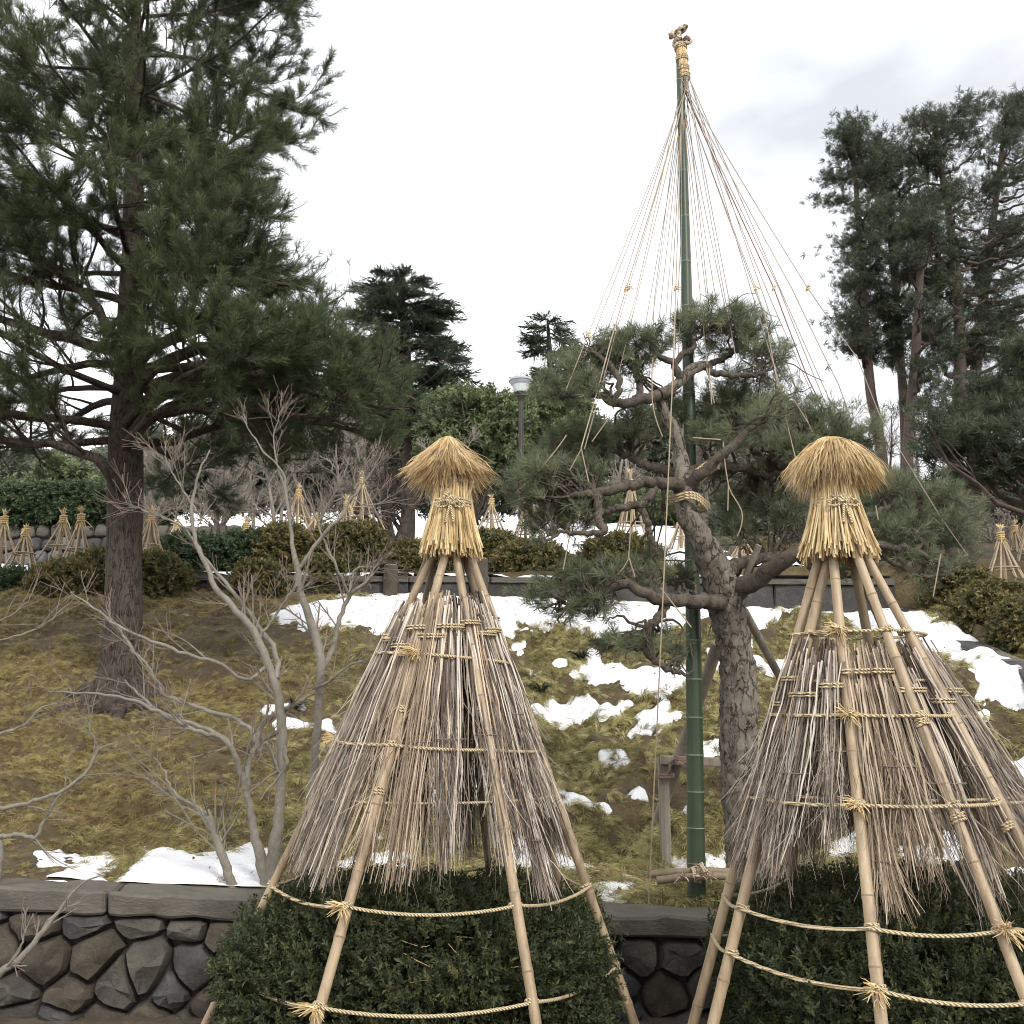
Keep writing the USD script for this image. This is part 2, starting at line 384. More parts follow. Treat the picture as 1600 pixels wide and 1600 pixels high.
M["grass"] = leaves("grass", [(0.0, (0.0396, 0.029, 0.01512)), (0.25, (0.11, 0.087, 0.0378)), (0.48, (0.2145, 0.1914, 0.07344)), (0.72, (0.3685, 0.3306, 0.1458)), (1.0, (0.594, 0.5336, 0.3132))], 2.6, rough=0.8, translucent=0.2)
M["grass_red"] = leaves("grass_red", [(0.0, (0.0575, 0.0372, 0.0209)), (0.28, (0.138, 0.0936, 0.0451)), (0.5, (0.2127, 0.1704, 0.0682)), (0.75, (0.3105, 0.264, 0.1045)), (1.0, (0.437, 0.36, 0.1815))], 0.9, rough=0.8, translucent=0.2)
M["soil"] = plain("soil", [(0.25, (0.030, 0.019, 0.012)), (0.5, (0.07, 0.05, 0.024)), (0.62, (0.11, 0.086, 0.036)), (0.8, (0.16, 0.13, 0.06))], 3.0, bump=0.03, coords="geo.position", bump_scale=30.0)
M["litter"] = plain("litter", [(0.3, (0.04, 0.029, 0.02)), (0.5, (0.075, 0.056, 0.039)), (0.7, (0.12, 0.095, 0.068))], 9.0, bump=0.015, coords="geo.position", bump_scale=60.0)
M["snow"] = look("snow", {"geo": ("geometry", {}), "n": ("noise_texture", {"scale": 7.0, "detail": 6.0, "roughness": 0.6}), "n2": ("noise_texture", {"scale": 60.0, "detail": 3.0}),
    "n3": ("noise_texture", {"scale": 26.0, "detail": 5.0, "roughness": 0.75}),
    "r": ("rgb_ramp", {"ramp": [(0.0, (0.48, 0.485, 0.50)), (0.42, (0.60, 0.605, 0.62)), (0.64, (0.64, 0.645, 0.655)), (0.70, (0.46, 0.43, 0.38)), (1.0, (0.30, 0.25, 0.19))]}),
    "a": ("math", {"math_type": "multiply_add", "value2": 0.25}), "b": ("bump", {"strength": 0.6, "distance": 0.05}),
    "p": ("principled_bsdf", {"roughness": 0.55, "specular_ior_level": 0.3})},
    [("geo.position", "n.vector"), ("geo.position", "n2.vector"), ("geo.position", "n3.vector"), ("n3.fac", "r.fac"), ("r.color", "p.base_color"), ("n2.fac", "a.value1"), ("n.fac", "a.value3"), ("a.value", "b.height"), ("b.normal", "p.normal")])
M["stone"] = plain("stone", [(0.25, (0.0266, 0.02434, 0.02097)), (0.5, (0.05803, 0.05242, 0.04368)), (0.68, (0.08705, 0.07862, 0.06334)), (0.8, (0.1306, 0.117, 0.09173))], 7.0, bump=0.012, coords="geo.position", bump_scale=38.0)
M["stone_dark"] = plain("stone_dark", [(0.25, (0.01984, 0.0192, 0.01882)), (0.5, (0.04216, 0.0408, 0.03942)), (0.75, (0.08432, 0.0792, 0.07168))], 6.0, bump=0.012, coords="geo.position", bump_scale=40.0)
M["stone_brown"] = plain("stone_brown", [(0.25, (0.02808, 0.02262, 0.01622)), (0.5, (0.05382, 0.04434, 0.03245)), (0.75, (0.08892, 0.07465, 0.05273))], 8.0, bump=0.012, coords="geo.position", bump_scale=42.0)
M["coping"] = plain("coping", [(0.25, (0.04212, 0.03822, 0.03192)), (0.5, (0.08424, 0.07644, 0.06178)), (0.7, (0.1236, 0.1119, 0.09009))], 6.0, bump=0.008, coords="geo.position", bump_scale=55.0, stretch=(0.5, 1, 1.4))
M["mortar"] = plain("mortar", [(0.3, (0.02, 0.018, 0.016)), (0.7, (0.05, 0.045, 0.04))], 12.0, bump=0.01, coords="geo.position")
M["stone_grey"] = plain("stone_grey", [(0.25, (0.0525, 0.0546, 0.0578)), (0.5, (0.098, 0.1001, 0.102)), (0.75, (0.168, 0.168, 0.1632))], 5.0, bump=0.012, coords="geo.position", bump_scale=35.0)
M["wood_grey"] = plain("wood_grey", [(0.3, (0.085, 0.07225, 0.05525)), (0.5, (0.1615, 0.1403, 0.1105)), (0.7, (0.255, 0.2295, 0.187))], 14.0, bump=0.003, stretch=(1, 1, 0.08), bump_scale=40.0)
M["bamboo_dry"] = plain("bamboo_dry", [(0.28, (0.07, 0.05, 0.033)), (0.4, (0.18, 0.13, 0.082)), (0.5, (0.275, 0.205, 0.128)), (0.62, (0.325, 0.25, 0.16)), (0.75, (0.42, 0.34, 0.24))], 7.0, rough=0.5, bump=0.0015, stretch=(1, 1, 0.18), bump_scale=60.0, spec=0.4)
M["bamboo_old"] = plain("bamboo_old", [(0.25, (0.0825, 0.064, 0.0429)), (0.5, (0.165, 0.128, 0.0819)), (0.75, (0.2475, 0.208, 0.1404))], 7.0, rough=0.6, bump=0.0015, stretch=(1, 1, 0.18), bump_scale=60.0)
M["bamboo_node"] = plain("bamboo_node", [(0.3, (0.12, 0.085, 0.055)), (0.7, (0.27, 0.20, 0.13))], 20.0)
M["bamboo_green"] = plain("bamboo_green", [(0.25, (0.0176, 0.02788, 0.0144)), (0.5, (0.0272, 0.04346, 0.0208)), (0.66, (0.0448, 0.06314, 0.032)), (0.8, (0.08, 0.0902, 0.056))], 5.0, rough=0.42, stretch=(1, 1, 0.25), spec=0.45, fine=0.3)
M["bamboo_ring"] = plain("bamboo_ring", [(0.35, (0.07, 0.09, 0.06)), (0.65, (0.26, 0.28, 0.23))], 40.0)
M["straw"] = islands("straw", [(0.0, (0.25, 0.168, 0.076)), (0.3, (0.45, 0.325, 0.155)), (0.65, (0.575, 0.435, 0.225)), (1.0, (0.73, 0.6, 0.38))], 0.6, 0.2, 20.0, 0.12)
M["straw_old"] = islands("straw_old", [(0.0, (0.22, 0.145, 0.07)), (0.3, (0.43, 0.305, 0.15)), (0.7, (0.57, 0.425, 0.225)), (1.0, (0.73, 0.58, 0.36))], 0.65, 0.25, 14.0, 0.12)
M["rope"] = look("rope", {"tc": ("texture_coordinate", {}), "geo": ("geometry", {}), "w": ("wave_texture", {"bands_direction": "diagonal", "scale": 42.0, "distortion": 1.5, "detail": 2.0, "detail_scale": 2.0}),
    "n": ("noise_texture", {"scale": 60.0, "detail": 4.0}), "ad": ("math", {"math_type": "multiply_add", "value2": 0.5}),
    "r": ("rgb_ramp", {"ramp": [(0.2, (0.25, 0.18, 0.10)), (0.55, (0.46, 0.355, 0.205)), (1.0, (0.63, 0.52, 0.34))]}),
    "b": ("bump", {"strength": 1.0, "distance": 0.006}), "p": ("principled_bsdf", {"roughness": 0.75, "specular_ior_level": 0.2})},
    [("geo.position", "w.vector"), ("geo.position", "n.vector"), ("n.fac", "ad.value1"), ("w.fac", "ad.value3"), ("ad.value", "r.fac"), ("r.color", "p.base_color"), ("ad.value", "b.height"), ("b.normal", "p.normal")])
M["cord"] = plain("cord", [(0.3, (0.225, 0.1728, 0.1125)), (0.7, (0.36, 0.288, 0.2025))], 12.0)
M["cord_grey"] = plain("cord_grey", [(0.3, (0.187, 0.1573, 0.1365)), (0.7, (0.306, 0.2635, 0.2366))], 9.0)
M["cord_red"] = plain("cord_red", [(0.3, (0.18, 0.078, 0.054)), (0.7, (0.252, 0.132, 0.096))], 9.0)
M["twig"] = islands("twig", [(0.0, (0.048, 0.0366, 0.02976)), (0.25, (0.138, 0.1074, 0.08432)), (0.5, (0.258, 0.2098, 0.1674)), (0.72, (0.414, 0.3538, 0.2914)), (0.9, (0.576, 0.5185, 0.4464)), (1.0, (0.456, 0.3172, 0.186))], 0.8, 0.25, 7.0)
M["twig_tan"] = islands("twig_tan", [(0.0, (0.1035, 0.07245, 0.05175)), (0.3, (0.23, 0.1725, 0.1207)), (0.65, (0.368, 0.2875, 0.2012)), (1.0, (0.5175, 0.4312, 0.3335))], 0.8, 0.25, 7.0)
M["lamp_metal"] = plain("lamp_metal", [(0.3, (0.02, 0.018, 0.016)), (0.7, (0.04, 0.036, 0.03))], 6.0, rough=0.45)
M["lamp_rim"] = plain("lamp_rim", [(0.3, (0.25, 0.27, 0.28)), (0.7, (0.36, 0.38, 0.39))], 6.0, rough=0.4)
M["lamp_glass"] = look("lamp_glass", {"p": ("principled_bsdf", {"base_color": (0.80, 0.84, 0.84), "roughness": 0.25, "transmission_weight": 0.35, "ior": 1.3})}, [])

# ---------------------------------------------------------------- the ground
WALL_Y = 5.68
def ztop(x):
    return np.clip(0.68 - 0.04 * (x + 3.03), 0.3, 0.95)

def profile(x, y):
    x, y = np.broadcast_arrays(np.asarray(x, float), np.asarray(y, float))
    z0 = ztop(x)
    left = np.clip((1.0 - x) / 6.0, 0, 1)
    rise = 0.05 + 0.40 * np.clip(y - 6.6, 0, None)                      # the bank
    a = np.minimum(y, 6.6) - 5.68
    z = z0 - 0.02 + 0.07 * a + np.where(y > 6.6, rise - 0.05, 0)
    crest = 12.0
    zc = z0 - 0.02 + 0.0644 + 0.40 * (crest - 6.6)
    z = np.where(y > crest, zc + 0.30 * (y - crest), z)
    # beyond the low wall: the upper garden
    base = 3.62 + 0.02 * x
    slope = 0.30 - 0.10 * left
    up = base + slope * np.clip(y - 13.7, 0, 9) + 0.12 * np.clip(y - 22.7, 0, 20) + 0.02 * np.clip(y - 42.7, 0, None)
    z = np.where(y > 13.55, up, z)
    z = z + 0.42 * np.clip((x - 2.0) / 2.8, 0, 1) * np.clip((13.3 - y) / 4.0, 0, 1) * np.clip((y - 6.2) / 2.6, 0, 1)
    side = (x > 5.42) & (y > 8.2) & (y <= 13.55)
    return np.where(side, z + 0.10, z)

def bumps(x, y):
    p = np.stack(np.broadcast_arrays(x, y, np.zeros_like(np.asarray(x, float) + np.asarray(y, float))), -1)
    b = meshkit.fbm(p * 1.9, 3, 5) - 0.5
    s = meshkit.fbm(p * 5.5, 2, 9) - 0.5
    slope = np.clip((y - 6.2) / 1.0, 0, 1) * np.clip((13.2 - y) / 0.8, 0, 1)
    rightness = np.clip((np.asarray(x) + 1.2) / 1.6, 0.55, 1)
    return slope * rightness * (0.50 * b + 0.27 * s) + (1 - slope) * 0.05 * b + np.where(y > 14.2, 0.18 * b, 0)

def ground(x, y):
    return profile(x, y) + bumps(np.asarray(x, float), np.asarray(y, float))

def hit(px, py, y0=6.0, y1=60.0):
    """Where the line of sight through a pixel meets the ground."""
    ys = np.concatenate([np.linspace(y0, 14, 500), np.linspace(14, y1, 700)])
    ys = ys[(ys >= y0) & (ys <= y1)]
    p = at(px, py, ys)
    below = p[:, 2] <= ground(p[:, 0], ys)
    i = int(np.argmax(below)) if below.any() else len(ys) - 1
    return p[i]

def onground(px, Y):
    """The ground point in the column of a pixel at distance Y (rows follow the ground)."""
    x = at(px, 900, Y)[0]
    for _ in range(4):
        z = float(ground(x, Y))
        depth = (np.array([x, Y, z]) - EYE) @ FWD
        x = (px - 800) / FPX * depth
    return np.array([x, Y, float(ground(x, Y))])

xs = np.unique(np.r_[np.linspace(-90, -9, 30), np.arange(-9, -5, 0.16), np.arange(-5, 6.6, 0.045), np.arange(6.6, 14, 0.16), np.linspace(14, 90, 30), 5.41, 5.43])
ys = np.unique(np.r_[np.arange(5.92, 13.4, 0.045), 13.54, 13.56, np.arange(13.6, 26, 0.12), np.linspace(26, 46, 40), np.linspace(46, 400, 40)])
GX, GY = np.meshgrid(xs, ys)
GZ = ground(GX, GY)
def grid_faces(h, w, keep=None):
    i, j = np.meshgrid(np.arange(h - 1), np.arange(w - 1), indexing="ij")
    q = np.stack([i * w + j, i * w + j + 1, (i + 1) * w + j + 1, (i + 1) * w + j], -1).reshape(-1, 4)
    if keep is not None:
        k = keep.ravel()
        q = q[k[q].all(1)]
    return np.vstack([q[:, [0, 1, 2]], q[:, [0, 2, 3]]])
obj("bank_ground", (np.stack([GX, GY, GZ], -1)[ys < 13.565].reshape(-1, 3), grid_faces(int((ys < 13.565).sum()), len(xs))), M["soil"], smooth=True, kind="structure")
kept = GY > 13.55
obj("garden_ground", (np.stack([GX, GY, GZ], -1)[kept.any(1)].reshape(-1, 3), grid_faces(int(kept.any(1).sum()), len(xs))), M["litter"], smooth=True, kind="structure")
gx = np.r_[np.linspace(-90, -6, 12), np.arange(-6, 6, 0.12), np.linspace(6, 90, 12)]; gy = np.r_[np.linspace(-400, 1, 25), np.arange(1.1, 6.1, 0.10)]
PX, PY = np.meshgrid(gx, gy)
PZ = 0.03 * (meshkit.fbm(np.stack([PX, PY, 0 * PX], -1) * 2.5, 3, 2) - 0.5)
obj("path_ground", (np.stack([PX, PY, PZ], -1).reshape(-1, 3), grid_faces(len(gy), len(gx))), M["litter"], smooth=True, kind="structure")

# ---------------------------------------------------------------- snow lying on the ground (outlines as the photograph shows them, laid on the ground)
SNOW_LOW = [
    [(425, 960), (520, 938), (640, 922), (770, 912), (900, 922), (1080, 910), (1230, 912), (1390, 940), (1440, 962), (1520, 1003), (1620, 1050), (1640, 1110), (1600, 1100), (1530, 1092), (1545, 1072), (1505, 1040), (1430, 1012), (1395, 1000), (1345, 985), (1320, 962), (1270, 955), (1215, 962), (1180, 985), (1160, 965), (1105, 970), (1075, 965), (1060, 985), (1000, 992), (940, 998), (895, 985), (880, 968), (850, 985), (812, 975), (800, 990), (700, 988), (560, 978), (500, 985), (450, 972)],
    [(885, 1055), (905, 1042), (930, 1020), (945, 1038), (985, 1050), (1080, 1048), (1082, 1080), (1035, 1092), (985, 1085), (975, 1068), (930, 1064)],
    [(818, 1112), (850, 1098), (895, 1087), (935, 1100), (985, 1098), (962, 1112), (900, 1122), (870, 1130)],
    [(970, 1150), (990, 1138), (1000, 1116), (1040, 1106), (1072, 1120), (1040, 1138), (992, 1142)],
    [(940, 1186), (982, 1184), (980, 1198), (943, 1197)], [(985, 1237), (1000, 1235), (1015, 1246), (990, 1245)],
    [(860, 1235), (885, 1238), (950, 1262), (915, 1270), (868, 1258)], [(1055, 1262), (1078, 1262), (1075, 1273), (1052, 1270)],
    [(1556, 1190), (1620, 1172), (1620, 1285), (1585, 1265), (1565, 1235)], [(1525, 1192), (1540, 1196), (1535, 1208)],
    [(1110, 1020), (1175, 1000), (1172, 1040), (1115, 1042)], [(1178, 1030), (1235, 1028), (1255, 1055), (1185, 1050)],
    [(1100, 1168), (1132, 1166), (1135, 1176), (1105, 1178)],
    [(225, 1340), (222, 1318), (230, 1330), (280, 1325), (330, 1338), (400, 1322), (430, 1330), (430, 1392), (340, 1392), (195, 1386), (190, 1375), (215, 1350)],
    [(55, 1335), (95, 1332), (100, 1350), (60, 1350)], [(75, 1372), (165, 1340), (185, 1350), (150, 1368), (170, 1384), (110, 1384)], [(115, 1340), (128, 1345), (118, 1350)],
    [(560, 1302), (610, 1292), (606, 1304), (575, 1310)], [(520, 1350), (560, 1338), (640, 1340), (625, 1362), (530, 1365)],
    [(415, 1112), (475, 1095), (470, 1108), (425, 1120)], [(430, 1135), (520, 1130), (520, 1142), (440, 1142)],
    [(770, 1300), (820, 1308), (880, 1330), (905, 1352), (935, 1352), (930, 1365), (840, 1370), (780, 1340)],
    [(730, 1180), (760, 1200), (755, 1260), (735, 1250)], [(650, 1205), (690, 1200), (700, 1260), (660, 1250)], [(590, 1200), (612, 1200), (612, 1218), (595, 1220)],
    [(920, 1385), (980, 1378), (1010, 1398), (930, 1402)],
    [(1040, 1340), (1080, 1345), (1075, 1368), (1055, 1358)], [(1095, 1340), (1135, 1338), (1140, 1360), (1110, 1368)], [(1050, 1396), (1080, 1390), (1078, 1405)],
    [(1285, 1305), (1340, 1298), (1345, 1328), (1300, 1326)], [(1415, 1330), (1450, 1322), (1470, 1350), (1430, 1352)], [(1470, 1300), (1515, 1312), (1500, 1372), (1478, 1345)], [(1570, 1365), (1620, 1340), (1620, 1420), (1590, 1400)],
    [(820, 1045), (834, 1042), (830, 1056)], [(862, 1034), (884, 1030), (888, 1042), (868, 1044)], [(806, 1005), (818, 1002), (814, 1014)], [(1410, 1150), (1440, 1140), (1436, 1156)], [(1480, 1110), (1540, 1118), (1500, 1128)]]
SNOW_HIGH = [
    [(740, 845), (748, 820), (800, 806), (860, 822), (930, 815), (1000, 818), (1060, 836), (1088, 858), (1088, 885), (1000, 878), (880, 862), (800, 852)],
    [(1100, 872), (1190, 876), (1300, 888), (1500, 905), (1620, 908), (1620, 935), (1560, 930), (1500, 915), (1300, 902), (1140, 895)],
    [(255, 870), (330, 858), (420, 838), (420, 850), (330, 872), (262, 885)], [(400, 826), (440, 822), (440, 838), (410, 838)], [(0, 815), (60, 850), (30, 890), (0, 890)],
    [(560, 882), (650, 872), (660, 892), (570, 896)], [(770, 870), (820, 872), (810, 884), (770, 882)], [(140, 908), (230, 895), (220, 925), (150, 930)], [(520, 820), (545, 816), (550, 828)]]
def signed(px, polys):
    import shapely
    g = shapely.union_all([shapely.Polygon(p).buffer(0) for p in polys])
    pts = shapely.points(px[:, 0], px[:, 1])
    inside = shapely.contains(g, pts)
    shapely.prepare(g)
    d = shapely.distance(g.boundary, pts)
    return np.where(inside, d, -d)

def snow_depth(x, y, high):
    """Signed depth in metres of the edge of the snow at ground points."""
    p = np.stack([x, y, profile(x, y) + 0.6 * bumps(x, y)], -1)
    q = to_px(p)
    n = 1.5 * (meshkit.fbm(np.stack([x, y, 0 * x], -1) * 8.0, 4, 21) - 0.5)
    s = np.full(len(x), -99.0)
    ok = (q[:, 2] > 1) & (q[:, 0] > -80) & (q[:, 0] < 1680) & (q[:, 1] > 700) & (q[:, 1] < 1480)
    ok &= (y > 13.6) if high else (y < 13.5)
    s[ok] = signed(q[ok, :2], SNOW_HIGH if high else SNOW_LOW)
    # outside the frame the cover goes on patchily
    far = ~ok & (((q[:, 0] <= -80) | (q[:, 0] >= 1680)) & ((y > 13.6) if high else (y < 13.5)))
    s[far] = (meshkit.fbm(np.stack([x, y, 0 * x + 3], -1)[far] * 0.8, 3, 33) - 0.62) * 200
    return (s + (2 if not high else 5) + n * 17) * q[:, 2] / FPX

def snow_sheet(name, sx, sy, high):
    X, Y = np.meshgrid(sx, sy)
    d = snow_depth(X.ravel(), Y.ravel(), high).reshape(X.shape)
    thick = 0.062 * np.clip(d / 0.26, 0, 1) ** 0.8 + 0.02 * (meshkit.fbm(np.stack([X, Y, 0 * X], -1) * 7.0, 3, 77) - 0.5) * np.clip(d / 0.1, 0, 1) - np.where(d < 0, 0.08 * np.clip(-d / 0.06, 0, 1), 0)
    if not high:
        thick = np.where(thick > 0, thick * np.clip((Y - 5.95) / 0.22, 0, 1) ** 0.7, thick)
    b = bumps(X, Y)
    Z = profile(X, Y) + b * np.where(d > 0, 1 - 0.45 * np.clip(d / 0.3, 0, 1), 1) + thick + 0.012
    keep = d > -0.07
    v, f = np.stack([X, Y, Z], -1).reshape(-1, 3), grid_faces(len(sy), len(sx), keep)
    u, inv = np.unique(f, return_inverse=True)
    obj(name, (v[u], inv.reshape(f.shape)), M["snow"], smooth=True, kind="stuff", category="snow",
        label="white snow patches lying on the upper garden behind the low wall" if high else "white snow patches lying on the mossy grass bank")
snow_sheet("snow", np.arange(-5, 6.6, 0.03), np.arange(5.95, 13.4, 0.03), False)
snow_sheet("snow", np.arange(-12, 16, 0.07), np.arange(13.7, 25, 0.07), True)
# a strip of snow on the path at the lower left
r_ = np.random.default_rng(3)
X, Y = np.meshgrid(np.arange(-4.2, -2.55, 0.03), np.arange(4.6, 5.5, 0.03))
d = 0.33 - np.hypot((X + 3.25) / 1.5, (Y - 4.95) / 0.9) + 0.25 * (meshkit.fbm(np.stack([X, Y, 0 * X], -1) * 5, 3, 8) - 0.5)
v, f = np.stack([X, Y, 0.05 * np.clip(d / 0.1, -1, 1) + 0.005], -1).reshape(-1, 3), grid_faces(*X.shape, keep=d > -0.05)
u, inv = np.unique(f, return_inverse=True)
obj("snow", (v[u], inv.reshape(f.shape)), M["snow"], smooth=True, kind="stuff", category="snow", label="thin snow on the path at the foot of the stone wall")

# ---------------------------------------------------------------- grass on the bank
rg = np.random.default_rng(11)
def grass_tuft(rng, n, h, w, lean):
    a = rng.uniform(0, 2 * np.pi, n)
    out = np.stack([np.cos(a), np.sin(a), 0 * a], 1)
    L = h * rng.uniform(0.6, 1.2, n)
    K = 4
    P = np.empty((n, K, 3)); P[:, 0] = out * rng.uniform(0, 0.03, n)[:, None]
    d = unit(out * rng.uniform(0.15, 0.9, n)[:, None] + np.array([0, -lean, 1.0]))
    for k in range(1, K):
        P[:, k] = P[:, k - 1] + d * (L / (K - 1))[:, None]
        d = unit(d + np.array([0, -0.35 * lean, -0.75]) + rng.normal(0, 0.15, d.shape))
    Wd = w * np.array([1, 1, 0.8, 0.15])[None] * rng.uniform(0.7, 1.2, n)[:, None]
    return ribbons(P, Wd, unit(np.cross(d, out + np.array([0, 0, 0.3]))))
gp = [grass_tuft(np.random.default_rng(50 + i), 38, 0.118, 0.0046, 0.65) for i in range(6)]
def grass_points(n, x0, x1, y0, y1):
    x = rg.uniform(x0, x1, n); y = y0 + (y1 - y0) * rg.uniform(0, 1, n) ** 1.25
    q = to_px(np.stack([x, y, profile(x, y)], -1))
    k = (q[:, 0] > -150) & (q[:, 0] < 1750)
    return x[k], y[k]
for nm, mat, n, x0, x1, lab in (("grass", M["grass_red"], 42000, -8.0, -0.9, "brown fallen needles and moss on the bank under the big pine"),
                                ("grass", M["grass"], 66000, -6.5, 6.2, "yellow green tufted dry grass on the bank behind the shelters")):
    x, y = grass_points(n, x0, x1, 6.0, 13.3)
    sd = snow_depth(x, y, False)
    mix = np.clip((x + 1.6) / 1.4 + 0.5 + 0.9 * np.clip((y - 10.3) / 1.2, 0, 1) + 2.2 * (meshkit.fbm(np.stack([x, y, 0 * x], -1) * 1.2, 2, 4) - 0.5), 0, 1)
    sd = sd - 0.09 * rg.uniform(0, 1, len(x)) ** 3
    k = (sd < -0.005) & ((rg.uniform(size=len(x)) < mix) == (mat is M["grass"]))
    bare = meshkit.fbm(np.stack([x, y, 0 * x + 11], -1) * 1.7, 3, 29)
    k &= rg.uniform(size=len(x)) < np.clip((bare - 0.36) * 7, 0.12, 1)
    k &= rg.uniform(size=len(x)) < np.where((y < 6.6) & (x < -1.2), 0.6, 1.0)
    x, y = x[k], y[k]
    e = 0.12
    nx = -(ground(x + e, y) - ground(x - e, y)) / (2 * e); ny = -(ground(x, y + e) - ground(x, y - e)) / (2 * e)
    dirs = unit(np.stack([nx * 0.8, ny * 0.8, np.ones_like(nx)], 1) + rg.normal(0, 0.25, (len(x), 3)))
    big = meshkit.fbm(np.stack([x, y, 0 * x + 7], -1) * 2.2, 3, 17)
    sc = rg.uniform(0.5, 1.0, len(x)) * (0.45 + 1.1 * big) * np.where(mat is M["grass"], 1.0, 0.75)
    scatter(nm, gp, mat, np.stack([x, y, ground(x, y) - 0.012], 1), dirs, sc, rng=rg, label=lab, category="grass")

# fallen leaves, bits of twig and straw on moss and snow
M["dead_leaf"] = leaves("dead_leaf", [(0.0, (0.05, 0.028, 0.016)), (0.4, (0.13, 0.072, 0.036)), (0.75, (0.22, 0.13, 0.06)), (1.0, (0.36, 0.25, 0.13))], 1.0, rough=0.8)
LEAF = []
for i in range(5):
    q = np.random.default_rng(200 + i)
    t_ = np.linspace(0, 1, 5); w_ = np.sin(np.pi * np.clip(t_ + 0.04, 0, 1)) ** 0.7
    c_ = np.stack([0.03 * (t_ - 0.5), q.normal(0, 0.002, 5), 0.006 + 0.010 * q.uniform(0.3, 1) * (t_ - 0.5) ** 2 * 4], 1)
    a_, b_ = c_ + np.array([0, 0.008, 0.004]) * w_[:, None], c_ - np.array([0, 0.008, -0.003]) * w_[:, None]
    LEAF.append((np.vstack([a_, c_, b_]), np.vstack([[[k, k + 1, k + 6], [k, k + 6, k + 5], [k + 5, k + 6, k + 11], [k + 5, k + 11, k + 10]] for k in range(4)]).reshape(-1, 3)))
STICK = []
for i in range(4):
    q = np.random.default_rng(210 + i)
    l_ = np.c_[np.linspace(-0.05, 0.05, 5), np.cumsum(q.normal(0, 0.006, 5)), 0.004 + 0 * np.linspace(0, 1, 5)]
    STICK.append(tubes(l_[None], np.array([[0.0022, 0.002, 0.0018, 0.0015, 0.0008]]), 3))
for nm, src, mat, n, lab, cat, in (("leaf_litter", LEAF, "dead_leaf", 6500, "small brown fallen leaves scattered over moss and snow", "fallen leaves"), ("twig_litter", STICK, "twig_red", 3200, "broken bits of twig scattered over moss and snow", "fallen twigs")):
    x = rg.uniform(-6, 6.2, n); y = 5.97 + 7.3 * rg.uniform(0, 1, n) ** 1.2
    sd = snow_depth(x, y, False)
    den = meshkit.fbm(np.stack([x, y, 0 * x + 2], -1) * 1.1, 3, 91)
    k = rg.uniform(size=n) < np.where(sd > 0.02, 0.30, 1.0) * np.clip((den - 0.3) * 3, 0.1, 1)
    x, y, sd = x[k], y[k], sd[k]
    z = np.where(sd > 0.01, profile(x, y) + 0.62 * bumps(x, y) + 0.07, ground(x, y) + 0.035)
    scatter(nm, src, M[mat], np.stack([x, y, z], 1), unit(rg.normal(0, 0.35, (len(x), 3)) * [1, 1, 0] + [0, -0.3, 1]), rg.uniform(0.6, 1.5, len(x)), rng=rg, label=lab, category=cat)
# ---------------------------------------------------------------- the stone retaining wall by the path
rw = np.random.default_rng(21)
wall = thing("retaining_wall", "rough stone retaining wall with long coping slabs beside the path", "wall", (0, WALL_Y, 0))
def wall_body(x0, x1, y0, y1, below):
    xs_ = np.linspace(x0, x1, 40)
    zt = ztop(xs_) - below
    v = np.concatenate([np.stack([xs_, 0 * xs_ + a, b], 1) for a, b in ((y0, zt), (y1, zt), (y1, 0 * zt - 0.4), (y0, 0 * zt - 0.4))])
    n = len(xs_); i = np.arange(n - 1); f = []
    for k in range(4):
        a, b = k * n, ((k + 1) % 4) * n
        f += [np.stack([a + i, a + i + 1, b + i + 1], 1), np.stack([a + i, b + i + 1, b + i], 1)]
    return v, np.vstack(f)
obj("core", wall_body(-9, 9, WALL_Y + 0.06, WALL_Y + 0.30, 0.06), M["mortar"], wall)
pts = []
row = 0.205
z = -0.08
k = 0
while z < 0.72:
    x = -4.3 + rw.uniform(0, 0.2)
    while x < 4.3:
        pts.append((x + rw.normal(0, 0.04), z + rw.normal(0, 0.042) + 0.05 * math.sin(x * 1.7)))
        x += rw.uniform(0.21, 0.31)
    z += row * rw.uniform(0.85, 1.05)
pts = np.array(pts)
vor = Voronoi(np.vstack([pts, [[-30, 0], [30, 0], [0, 30], [0, -30]]]))
import shapely
import shapely.affinity
ncell = 0
for i in range(len(pts)):
    reg = vor.regions[vor.point_region[i]]
    if -1 in reg or not reg:
        continue
    cx = pts[i, 0]
    if not -4.0 < cx < 4.0:
        continue
    g = shapely.Polygon(vor.vertices[reg]).intersection(shapely.box(-9, -0.06, 9, float(ztop(cx)) - 0.125)).buffer(-0.022).buffer(0.015)
    if g.is_empty or g.area < 0.006 or g.geom_type != "Polygon":
        continue
    ring = np.array([g.exterior.interpolate(t, normalized=True).coords[0] for t in np.linspace(0, 1, 15)[:-1]])
    c = ring.mean(0); n = len(ring)
    proud = rw.uniform(0.0, 0.06)
    def face(scale, y):
        r = c + (ring - c) * scale
        return np.stack([r[:, 0], WALL_Y + y + rw.normal(0, 0.006, n), r[:, 1]], 1)
    V = np.vstack([face(1.0, 0.10), face(1.0, 0.02 - proud * 0.3), face(0.86, -proud), face(0.45, -proud - 0.012 + rw.normal(0, 0.006)), [[c[0], WALL_Y - proud - 0.015, c[1]]]])
    V[:, 1] += 0.05 * (meshkit.noise(V * 11.0, 3) - 0.5)
    F = []
    j = np.arange(n)
    for q in range(3):
        F += [np.stack([q * n + j, (q + 1) * n + j, (q + 1) * n + (j + 1) % n], 1), np.stack([q * n + j, (q + 1) * n + (j + 1) % n, q * n + (j + 1) % n], 1)]
    F.append(np.stack([3 * n + j, np.full(n, 4 * n), 3 * n + (j + 1) % n], 1))
    obj("stone", (V, np.vstack(F)[:, ::-1]), M[("stone", "stone", "stone_dark", "stone_brown")[int(rw.integers(0, 4))]], wall, smooth=38)
xa = -6.9
